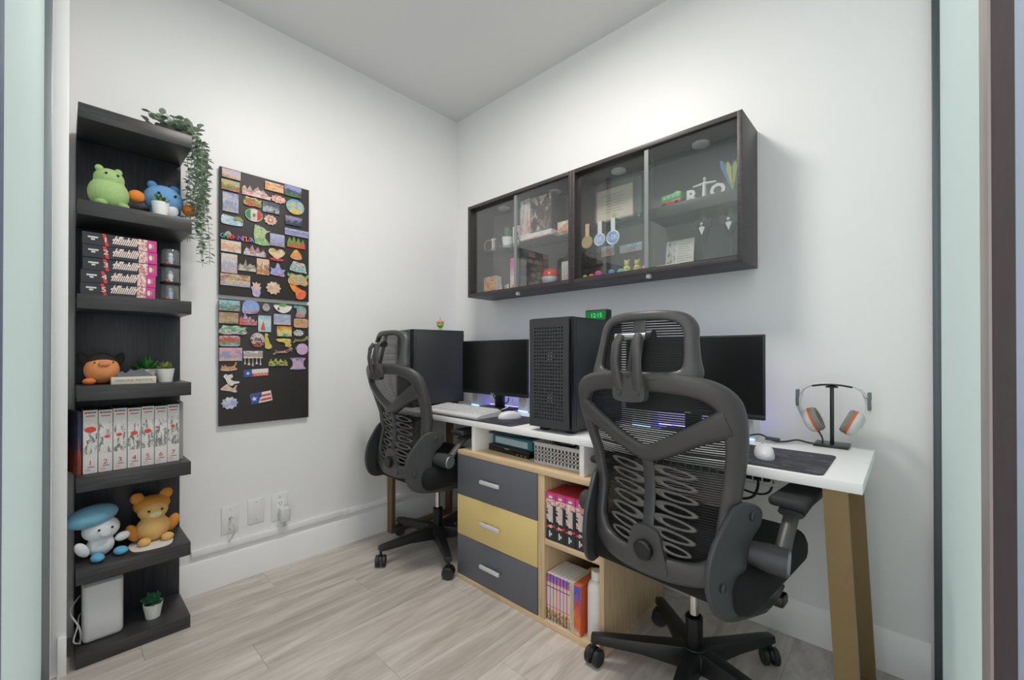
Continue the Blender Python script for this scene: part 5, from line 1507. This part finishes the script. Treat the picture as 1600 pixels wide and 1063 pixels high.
# small speakers with tapered fronts
def speaker(x, y, rz, label):
    t = thing('desktop_speaker', label, 'speaker', (x, y, DZ), rz, 'white desktop speakers')
    bm = nb()
    prof = [(-.043, 0), (.043, 0), (.034, .088), (.024, .1), (-.024, .1), (-.034, .088)]
    prism(bm, prof, 0, .08, face_y((0, .08, 0))); obj('speaker_cabinet', bm, mat('dcdcde', .4, name='speaker_white'), t)
    bm = nb(); lathe(bm, [(.028, 0), (.028, .003), (.024, .004), (.01, .0), (0, .002)], 24, M=face_y((0, 0, .05))); obj('driver', bm, mat('c2c2c6', .5, name='driver_grey'), t)
    bm = nb(); bx(bm, (-.04, -.004, .002), (.04, .0, .006)); obj('light_strip', bm, emit('8fb4ff', 2.5, 'blue_led'), t)
speaker(.40, -.185, R(-10), 'white tapered speaker beside the plain-sided tower')
speaker(.80, -.205, R(-10), 'white tapered speaker beside the perforated tower')
speaker(1.47, -.20, R(0), 'white tapered speaker seen through chair mesh, close to the tower')
speaker(1.86, -.20, R(0), 'white tapered speaker seen through chair mesh, close to the headset')
# violet LED strips along the back of the desk
for x0, x1, nm in ((.42, .98, 'between the towers'), (1.44, 1.86, 'near the headset')):
    t = thing('led_strip', 'violet LED strip at the desk back behind the monitor %s' % nm, 'light', ((x0 + x1) / 2, -.105, DZ))
    box_obj('strip_base', (-(x1 - x0) / 2, -.006, 0), ((x1 - x0) / 2, .006, .004), WPL, t)
    box_obj('led_row', (-(x1 - x0) / 2, -.004, .004), ((x1 - x0) / 2, .004, .007), emit('5a55ff', 14., 'violet_led'), t)
cord('black cable drooping below the monitor between the towers', [(.60, -.235, .835), (.60, -.22, .81), (.63, -.2, .785), (.67, -.19, .79), (.69, -.2, .82)], .003, BPL)
cord('white cable behind the keyboard between the towers', [(.72, -.2, .815), (.73, -.22, .79), (.71, -.27, .762), (.68, -.34, .7575)], .0024, WPL)
# headset on a stand
hx, hy = 2.113, -.115
t = thing('headset_stand', 'black T-shaped headset stand at the desk end', 'stand', (hx, hy, DZ))
box_obj('stand_foot', (-.047, -.045, 0), (.047, .045, .008), mat('2b2e30', .3, .3, name='stand_steel'), t, .001)
bm = nb(); bx(bm, (-.0055, -.0055, .008), (.0055, .0055, .199), 0, .001); obj('stand_post', bm, mat('17181a', .35, name='stand_black'), t)
bm = nb(); tube(bm, [(-.016, 0, .198), (0, 0, .2), (.016, 0, .198)], [(.003, .012), (.004, .014), (.003, .012)], 10, flat=(0, 0, 1)); obj('cradle', bm, DPL, t)
t = thing('headset', 'white and grey headset with orange accents on the black stand', 'headset', (hx, hy, DZ))
HW = mat('d4d6d4', .45, name='headset_white')
HG = mat('8c8880', .8, var=.1, name='headset_foam')
HO = mat('e0662c', .5, name='headset_orange')
arc = [(-.088, .17), (-.078, .19), (-.055, .2045), (-.028, .2095), (0, .211), (.028, .2095), (.055, .2045), (.078, .19), (.088, .17)]
bm = nb(); tube(bm, [(x, 0, z) for x, z in arc], [(.004, .013)] * 9, 10, flat=(0, 0, 1)); obj('headband', bm, HW, t)
bm = nb(); tube(bm, [(x * .98, 0, z - .004) for x, z in arc[2:7]], [(.004, .0135)] * 5, 10, flat=(0, 0, 1)); obj('band_pad', bm, mat('2b2c2d', .8, name='band_foam'), t)
for s in (-1, 1):
    bm = nb(); tube(bm, [(s * .088, 0, .178), (s * .096, 0, .15), (s * .094, 0, .125), (s * .072, 0, .07)], [(.006, .012), (.006, .013), (.005, .01), (.004, .008)], 8); obj('yoke_arm', bm, HW, t)
    bm = nb(); bx(bm, (s * .097 - .005, -.011, .128), (s * .097 + .005, .011, .186), 0, .003); obj('slider', bm, mat('6b7478', .4, name='slider_grey'), t)
    A = Matrix.Rotation(s * R(24), 4, 'Y')
    T = Matrix.Translation((s * .052, 0, .083)) @ A @ basis((0, 1, 0), (0, 0, 1), (1, 0, 0)) @ Matrix.Diagonal((1, 1, s, 1))
    bm = nb(); lathe(bm, [(0, .026), (.026, .025), (.038, .018), (.042, .008), (.042, 0), (0, 0)], 28, M=T); obj('ear_cup', bm, HW, t)
    bm = nb(); lathe(bm, [(.0425, .002), (.0425, -.003), (.04, -.004), (0, -.004)], 28, M=T); obj('accent_ring', bm, HO, t)
    bm = nb(); lathe(bm, [(.04, -.004), (.041, -.012), (.036, -.02), (.026, -.02), (.022, -.012), (0, -.012)], 28, M=T); obj('ear_cushion', bm, HG, t)
cord('black headset cable running along the desk to the monitor', [(2.075, -.125, .80), (2.088, -.13, .775), (2.085, -.135, .757), (2.05, -.13, .754), (2.02, -.15, .762), (1.985, -.165, .754), (1.955, -.18, .755), (1.915, -.2, .775), (1.87, -.22, .762), (1.85, -.22, .754)], .0028, BPL)
bm = nb(); tube(bm, [(1.932, -.19, .763), (1.972, -.172, .758)], .0065, 10)
tag(obj('inline_remote', bm, mat('55585b', .4, name='remote_grey')), 'grey inline control on the headset cable', 'remote')
# ------------------------------------------------------------------ mesh office chairs
Y0T = [(.40, -.262), (.45, -.272), (.5, -.278), (.58, -.27), (.66, -.252), (.75, -.262), (.82, -.288), (.90, -.318), (.96, -.336), (1.03, -.348)]
def y_back(x, z): return interp(Y0T, z) + 1.05 * x * x
def y_head(x, z): return -.330 + 1.9 * x * x + .25 * (z - 1.08)
def mirror(c): return c + [(-x, z) for x, z in reversed(c) if abs(x) > 1e-6]
def band(bm, O, I, yf, t, prof=10, dy=0., mi=0):
    k = len(O)
    rings = []
    for o_, i_ in zip(O, I):
        rg = []
        for j in range(prof):
            a = 2 * PI * j / prof
            ca, sa = math.cos(a), math.sin(a)
            ca = math.copysign(abs(ca) ** .6, ca); sa = math.copysign(abs(sa) ** .6, sa)
            q = (1 - ca) / 2
            x = o_[0] + (i_[0] - o_[0]) * q
            z = o_[1] + (i_[1] - o_[1]) * q
            rg.append(bm.verts.new((x, yf(x, z) + dy + sa * t / 2, z)))
        rings.append(rg)
    for a in range(k):
        A, B = rings[a], rings[(a + 1) % k]
        for j in range(prof):
            f = bm.faces.new((A[j], A[(j + 1) % prof], B[(j + 1) % prof], B[j]))
            f.smooth = True
            f.material_index = mi
FRM = mat('474646', .4, var=.05, scale=300, bump=.06, name='chair_frame_plastic')
FIN = mat('5d5b59', .35, .1, var=.05, name='lumbar_fin_plastic')
MESHM = mat('0e0e10', .7, var=.1, name='mesh_cord')
BRK = mat('3d3e40', .42, var=.05, scale=300, bump=.06, name='chair_bracket_plastic')
def make_chair(base_rot, label):
    t = thing('office_chair', label, 'chair', (0, 0, 0), 0, 'black mesh office chairs')
    # back frame
    O = cat_loop([(x, z, 0) for x, z in mirror([(0, 1.015), (.10, 1.012), (.185, .997), (.232, .965), (.247, .915), (.243, .84), (.226, .75), (.212, .66), (.206, .58), (.197, .52), (.168, .475), (.10, .456), (0, .451)])], 5)
    I = cat_loop([(x, z, 0) for x, z in mirror([(0, .962), (.09, .960), (.155, .948), (.188, .924), (.198, .885), (.196, .82), (.182, .74), (.170, .66), (.165, .58), (.158, .556), (.134, .529), (.08, .519), (0, .517)])], 5)
    bm = nb(); band(bm, O, I, y_back, .034); obj('back_frame', bm, FRM, t, sharp=80)
    # V brace
    U = cat_loop([(-.205, .93, 0), (-.15, .893, 0), (-.08, .85, 0), (-.025, .82, 0), (0, .813, 0), (.025, .82, 0), (.08, .85, 0), (.15, .893, 0), (.205, .93, 0)], 4, False)
    Lw = cat_loop([(-.225, .855, 0), (-.155, .832, 0), (-.08, .793, 0), (-.025, .768, 0), (0, .764, 0), (.025, .768, 0), (.08, .793, 0), (.155, .832, 0), (.225, .855, 0)], 4, False)
    bm = nb()
    # open band: close it by running there only
    k = len(U); rings = []
    for a, b in zip(U, Lw):
        rg = []
        for j in range(10):
            an = 2 * PI * j / 10
            ca, sa = math.cos(an), math.sin(an)
            ca = math.copysign(abs(ca) ** .6, ca); sa = math.copysign(abs(sa) ** .6, sa)
            q = (1 - ca) / 2
            x = a.x + (b.x - a.x) * q; z = a.y + (b.y - a.y) * q
            rg.append(bm.verts.new((x, y_back(x, z) - .004 + sa * .016, z)))
        rings.append(rg)
    for a in range(k - 1):
        for j in range(10):
            f = bm.faces.new((rings[a][j], rings[a][(j + 1) % 10], rings[a + 1][(j + 1) % 10], rings[a + 1][j])); f.smooth = True
    obj('v_brace', bm, FRM, t, sharp=80)
    # woven mesh: horizontal cords
    HWT = [(.44, .15), (.5, .165), (.58, .175), (.66, .185), (.75, .198), (.84, .213), (.90, .215), (.95, .195), (.975, .165)]
    bm = nb()
    z = .484
    while z < .972:
        hwid = interp(HWT, z)
        prev = None
        for i in range(13):
            x = -hwid + 2 * hwid * i / 12
            y = y_back(x, z) + .010 + .010 * (1 - (x / hwid) ** 2)
            cur = (bm.verts.new((x, y, z)), bm.verts.new((x, y, z + .0042)))
            if prev:
                bm.faces.new((prev[0], cur[0], cur[1], prev[1]))
            prev = cur
        z += .0064
    o = obj('back_mesh', bm, MESHM, t, fix=False); o['kind'] = 'stuff'
    # lumbar spine and leaf-shaped fins
    bm = nb()
    tube(bm, [(0, y_back(0, z) - .010, z) for z in (.50, .56, .62, .68, .74, .785)], [(.017, .005)] * 6, 8, flat=(1, 0, 0)); obj('lumbar_spine', bm, BRK, t)
    for r_ in range(7):
        zc = .545 + r_ * .0332
        for s in (-1, 1):
            bm = nb()
            n = 20
            cx, a1, b1 = .07, .06, .0138
            if r_ == 0: cx, a1 = .075, .046
            tilt = -.12 * s
            def el(aa, bb, dx=0):
                out = []
                for q in range(n):
                    an = 2 * PI * q / n
                    lx, lz = aa * math.cos(an) + dx, bb * math.sin(an) * (1 - .15 * math.cos(an))
                    out.append((s * (cx + lx), zc + lz + (s * lx) * tilt * s))
                return out
            band(bm, el(a1, b1), el(a1 * .6, b1 * .5, .006), y_back, .006, 8, -.009)
            obj('lumbar_fin', bm, FIN, t, sharp=80)
    # housing with height knob
    bm = nb(); h = cat_loop([(-.062, .475, 0), (-.05, .54, 0), (-.036, .582, 0), (0, .59, 0), (.036, .582, 0), (.05, .54, 0), (.062, .475, 0), (0, .462, 0)], 4)
    prism(bm, [(v.x, v.y) for v in h], 0, .02, face_y((0, -.272, 0))); obj('lumbar_housing', bm, FRM, t, sharp=50)
    bm = nb(); lathe(bm, [(.024, 0), (.026, .003), (.026, .016), (.022, .02), (0, .021)], 24, M=face_y((0, -.292, .528)))
    for v in bm.verts:
        pass
    k_ = obj('lumbar_knob', bm, BPL, t)
    bm = nb()
    for q in range(16):
        a = 2 * PI * q / 16
        bx(bm, (.0255 * math.cos(a) - .0015, .004, .0255 * math.sin(a) - .0015), (.0255 * math.cos(a) + .0015, .016, .0255 * math.sin(a) + .0015))
    obj('knob_ridges', bm, BPL, k_, loc=(0, -.312, .528))
    # headrest
    O = cat_loop([(x, z, 0) for x, z in mirror([(0, 1.176), (.07, 1.174), (.118, 1.162), (.142, 1.132), (.147, 1.09), (.155, 1.045), (.164, 1.008), (.15, .990), (.09, .990), (0, .992)])], 5)
    I = cat_loop([(x, z, 0) for x, z in mirror([(0, 1.150), (.062, 1.148), (.098, 1.138), (.114, 1.115), (.118, 1.085), (.121, 1.05), (.118, 1.026), (.10, 1.016), (.06, 1.014), (0, 1.015)])], 5)
    bm = nb(); band(bm, O, I, y_head, .026); obj('headrest_frame', bm, FRM, t, sharp=80)
    bm = nb()
    z = 1.012
    while z < 1.152:
        hwid = interp([(1.01, .13), (1.05, .135), (1.1, .13), (1.13, .12), (1.155, .085)], z)
        prev = None
        for i in range(9):
            x = -hwid + 2 * hwid * i / 8
            y = y_head(x, z) + .008
            cur = (bm.verts.new((x, y, z)), bm.verts.new((x, y, z + .0046)))
            if prev: bm.faces.new((prev[0], cur[0], cur[1], prev[1]))
            prev = cur
        z += .0068
    o = obj('headrest_mesh', bm, MESHM, t, fix=False); o['kind'] = 'stuff'
    bm = nb(); tube(bm, [(0, y_head(0, z) - .002, z) for z in (1.005, 1.06, 1.11, 1.165)], [(.019, .005)] * 4, 8, flat=(1, 0, 0)); obj('headrest_spine', bm, BRK, t)
    bm = nb()
    for s in (-1, 1):
        tube(bm, [(s * .026, -.362, .955), (s * .030, -.378, .99), (s * .034, -.386, 1.04), (s * .030, -.382, 1.085), (s * .026, -.366, 1.108)], [(.014, .009), (.014, .009), (.012, .008), (.013, .009), (.012, .010)], 10, flat=(1, 0, 0))
    hp = cat_loop([(-.046, .945, 0), (-.044, .985, 0), (-.03, 1.012, 0), (0, .996, 0), (.03, 1.012, 0), (.044, .985, 0), (.046, .945, 0), (.02, .935, 0), (-.02, .935, 0)], 3)
    prism(bm, [(v.x, v.y) for v in hp], 0, .022, face_y((0, -.352, 0)))
    yk = obj('headrest_yoke', bm, FRM, t, sharp=50)
    bm = nb(); tube(bm, [(-.045, -.36, 1.106), (.052, -.36, 1.106)], .009, 12); obj('pivot_rod', bm, STEEL, yk)
    bm = nb(); tube(bm, [(.050, -.36, 1.106), (.066, -.36, 1.106)], .015, 14); obj('pivot_cap', bm, BPL, yk)
    for s in (-1, 1):
        bm = nb(); lathe(bm, [(.007, 0), (.006, .003), (0, .004)], 12, M=face_y((s * .026, -.374, .958))); obj('screw_cover', bm, FRM, yk)
    # seat
    bm = nb(); bx(bm, (-.258, -.255, .412), (.258, .25, .53), 0, .046, 5)
    for v in bm.verts:
        if v.co.z > .5: v.co.z -= .016 * max(0, 1 - (v.co.x / .25) ** 2) * max(0, 1 - (v.co.y / .27) ** 2)
        if v.co.y > .12: v.co.z -= .6 * (v.co.y - .12) ** 2 * 2
    obj('seat', bm, FABB, t, sharp=60)
    bm = nb(); bx(bm, (-.2, -.19, .397), (.2, .2, .414), 0, .006); obj('seat_pan', bm, BPL, t)
    # arms
    bp = cat_loop([(-.150, .668, 0), (-.195, .690, 0), (-.235, .685, 0), (-.278, .64, 0), (-.315, .585, 0), (-.328, .515, 0), (-.312, .452, 0), (-.27, .414, 0), (-.2, .402, 0), (-.1, .400, 0), (-.03, .404, 0), (.012, .420, 0), (-.05, .430, 0), (-.13, .444, 0), (-.185, .474, 0), (-.205, .525, 0), (-.19, .59, 0), (-.152, .63, 0)], 3)
    poly = [(v.x, v.y) for v in bp]
    for s in (-1, 1):
        bm = nb()
        prism(bm, poly, .236, .252, basis((0, s, 0), (0, 0, 1), (s, 0, 0)) if s > 0 else basis((0, 1, 0), (0, 0, 1), (-1, 0, 0)))
        for v in bm.verts:
            if v.co.y < -.13: v.co.x -= s * .31 * (-.13 - v.co.y)
        es = [e for e in bm.edges if len(e.link_faces) == 2 and any(len(f.verts) > 6 for f in e.link_faces)]
        bmesh.ops.bevel(bm, geom=es, offset=.006, segments=3, profile=.5, affect='EDGES')
        for f in bm.faces: f.smooth = True
        br = obj('arm_bracket', bm, BRK, t, sharp=50)
        for yy, zz in ((-.185, .655), (-.285, .50)):
            bm = nb(); lathe(bm, [(.012, 0), (.010, .004), (0, .005)], 14, M=basis((0, 1, 0), (0, 0, 1), (s, 0, 0), (s * (.252 - .31 * (-.13 - yy)), yy, zz))); obj('bolt_cover', bm, BRK, br)
        bm = nb(); tube(bm, [(s * .225, -.175, .560), (s * .262, -.168, .557), (s * .304, -.16, .554)], [.028, .034, .034], 18); pv = obj('arm_pivot', bm, BRK, t)
        bm = nb(); tube(bm, [(s * .304, -.16, .554), (s * .309, -.159, .5537)], [.031, .028], 18); obj('pivot_cap', bm, mat('8d9092', .2, .6, name='pivot_chrome'), pv)
        bm = nb(); tube(bm, [(s * .287, -.155, .56), (s * .287, -.115, .60), (s * .287, -.075, .635), (s * .287, -.045, .658)], [(.02, .016), (.018, .013), (.018, .013), (.02, .016)], 10, flat=(1, 0, 0)); obj('arm_post', bm, mat('4a4a4b', .4, .2, name='arm_post_plastic'), t)
        bm = nb(); tube(bm, [(s * .287, -.075, .648), (s * .287, -.02, .662), (s * .287, .06, .664)], [(.03, .012), (.034, .013), (.024, .008)], 10, flat=(1, 0, 0)); obj('arm_pad_base', bm, BRK, t)
        bm = nb(); bx(bm, (s * .287 - .044, -.11, .668), (s * .287 + .044, .115, .694), 0, .012, 4); obj('arm_pad', bm, mat('26272a', .7, var=.1, scale=400, bump=.1, name='arm_pad_foam'), t, sharp=60)
    # mechanism, lever, lift
    bm = nb(); bx(bm, (-.06, -.09, .362), (.06, .11, .399), 0, .012, 2); obj('tilt_mechanism', bm, BPL, t)
    bm = nb(); tube(bm, [(.05, .02, .385), (.16, .03, .378), (.215, .035, .37)], .006, 8)
    bx(bm, (.205, .015, .345), (.245, .065, .378), 0, .008, 2); obj('lever', bm, DPL, t)
    bm = nb(); lathe(bm, [(.0145, .19), (.0145, .365)], 18); gp = obj('gas_piston', bm, CHR, t)
    bm = nb(); lathe(bm, [(0, .06), (.024, .06), (.026, .13), (.0265, .225), (.022, .228), (.0165, .222), (.0165, .19)], 20); obj('gas_sleeve', bm, DPL, t)
    bm = nb(); lathe(bm, [(.0, .058), (.036, .058), (.05, .075), (.05, .118), (.038, .135), (.026, .135)], 20); obj('base_hub', bm, BPL, t)
    for q in range(5):
        a = R(base_rot + 72 * q)
        M = Matrix.Rotation(a, 4, 'Z')
        bm = nb()
        v = []
        for r_, wd_, za, zb_ in ((.03, .030, .068, .134), (.16, .024, .080, .120), (.285, .019, .078, .108), (.325, .017, .078, .102)):
            v.append([bm.verts.new(M @ Vector((r_, y, z))) for y, z in ((-wd_, za), (wd_, za), (wd_ * .82, zb_), (-wd_ * .82, zb_))])
        bm.faces.new(v[0][::-1]); bm.faces.new(v[-1])
        for A, B in zip(v, v[1:]):
            for j in range(4): bm.faces.new((A[j], A[(j + 1) % 4], B[(j + 1) % 4], B[j]))
        bmesh.ops.bevel(bm, geom=bm.edges[:], offset=.004, segments=2, profile=.5, affect='EDGES')
        obj('base_leg', bm, BPL, t)
        cx, cy = .315 * math.cos(a), .315 * math.sin(a)
        b = a + 1.1
        bm = nb(); lathe(bm, [(.007, .055), (.007, .085)], 10, c=(cx, cy, 0))
        Mw = Matrix.Translation((cx, cy, .0285)) @ Matrix.Rotation(b, 4, 'Z')
        prism(bm, [(.030 * math.cos(R(w_)), .030 * math.sin(R(w_)) + .0) for w_ in range(10, 171, 16)] + [(-.014, .004), (.014, .004)], -.006, .006, Mw @ basis((1, 0, 0), (0, 0, 1), (0, -1, 0)))
        cs = obj('caster', bm, DPL, t)
        for s in (-1, 1):
            bm = nb(); lathe(bm, [(0, .006), (.025, .006), (.0283, .010), (.0283, .022), (.024, .026), (.016, .0245), (0, .0245)] if s > 0 else [(0, -.006), (.025, -.006), (.0283, -.010), (.0283, -.022), (.024, -.026), (.016, -.0245), (0, -.0245)], 20,
                          M=Mw @ basis((1, 0, 0), (0, 0, 1), (0, -1, 0)))
            obj('wheel', bm, mat('232426', .45, name='caster_rubber'), cs)
    return t
ch1 = make_chair(44, 'black mesh office chair pushed in beside the grey and yellow drawers')
ch1.location = (.432, -.487, 0)
ch1.rotation_euler = (0, 0, R(0))
ch2 = make_chair(205 - 216 + 5, 'black mesh office chair in front of the bookshelf bay of the desk')
ch2.location = (1.80, -.51, 0)
ch2.rotation_euler = (0, 0, R(-5))
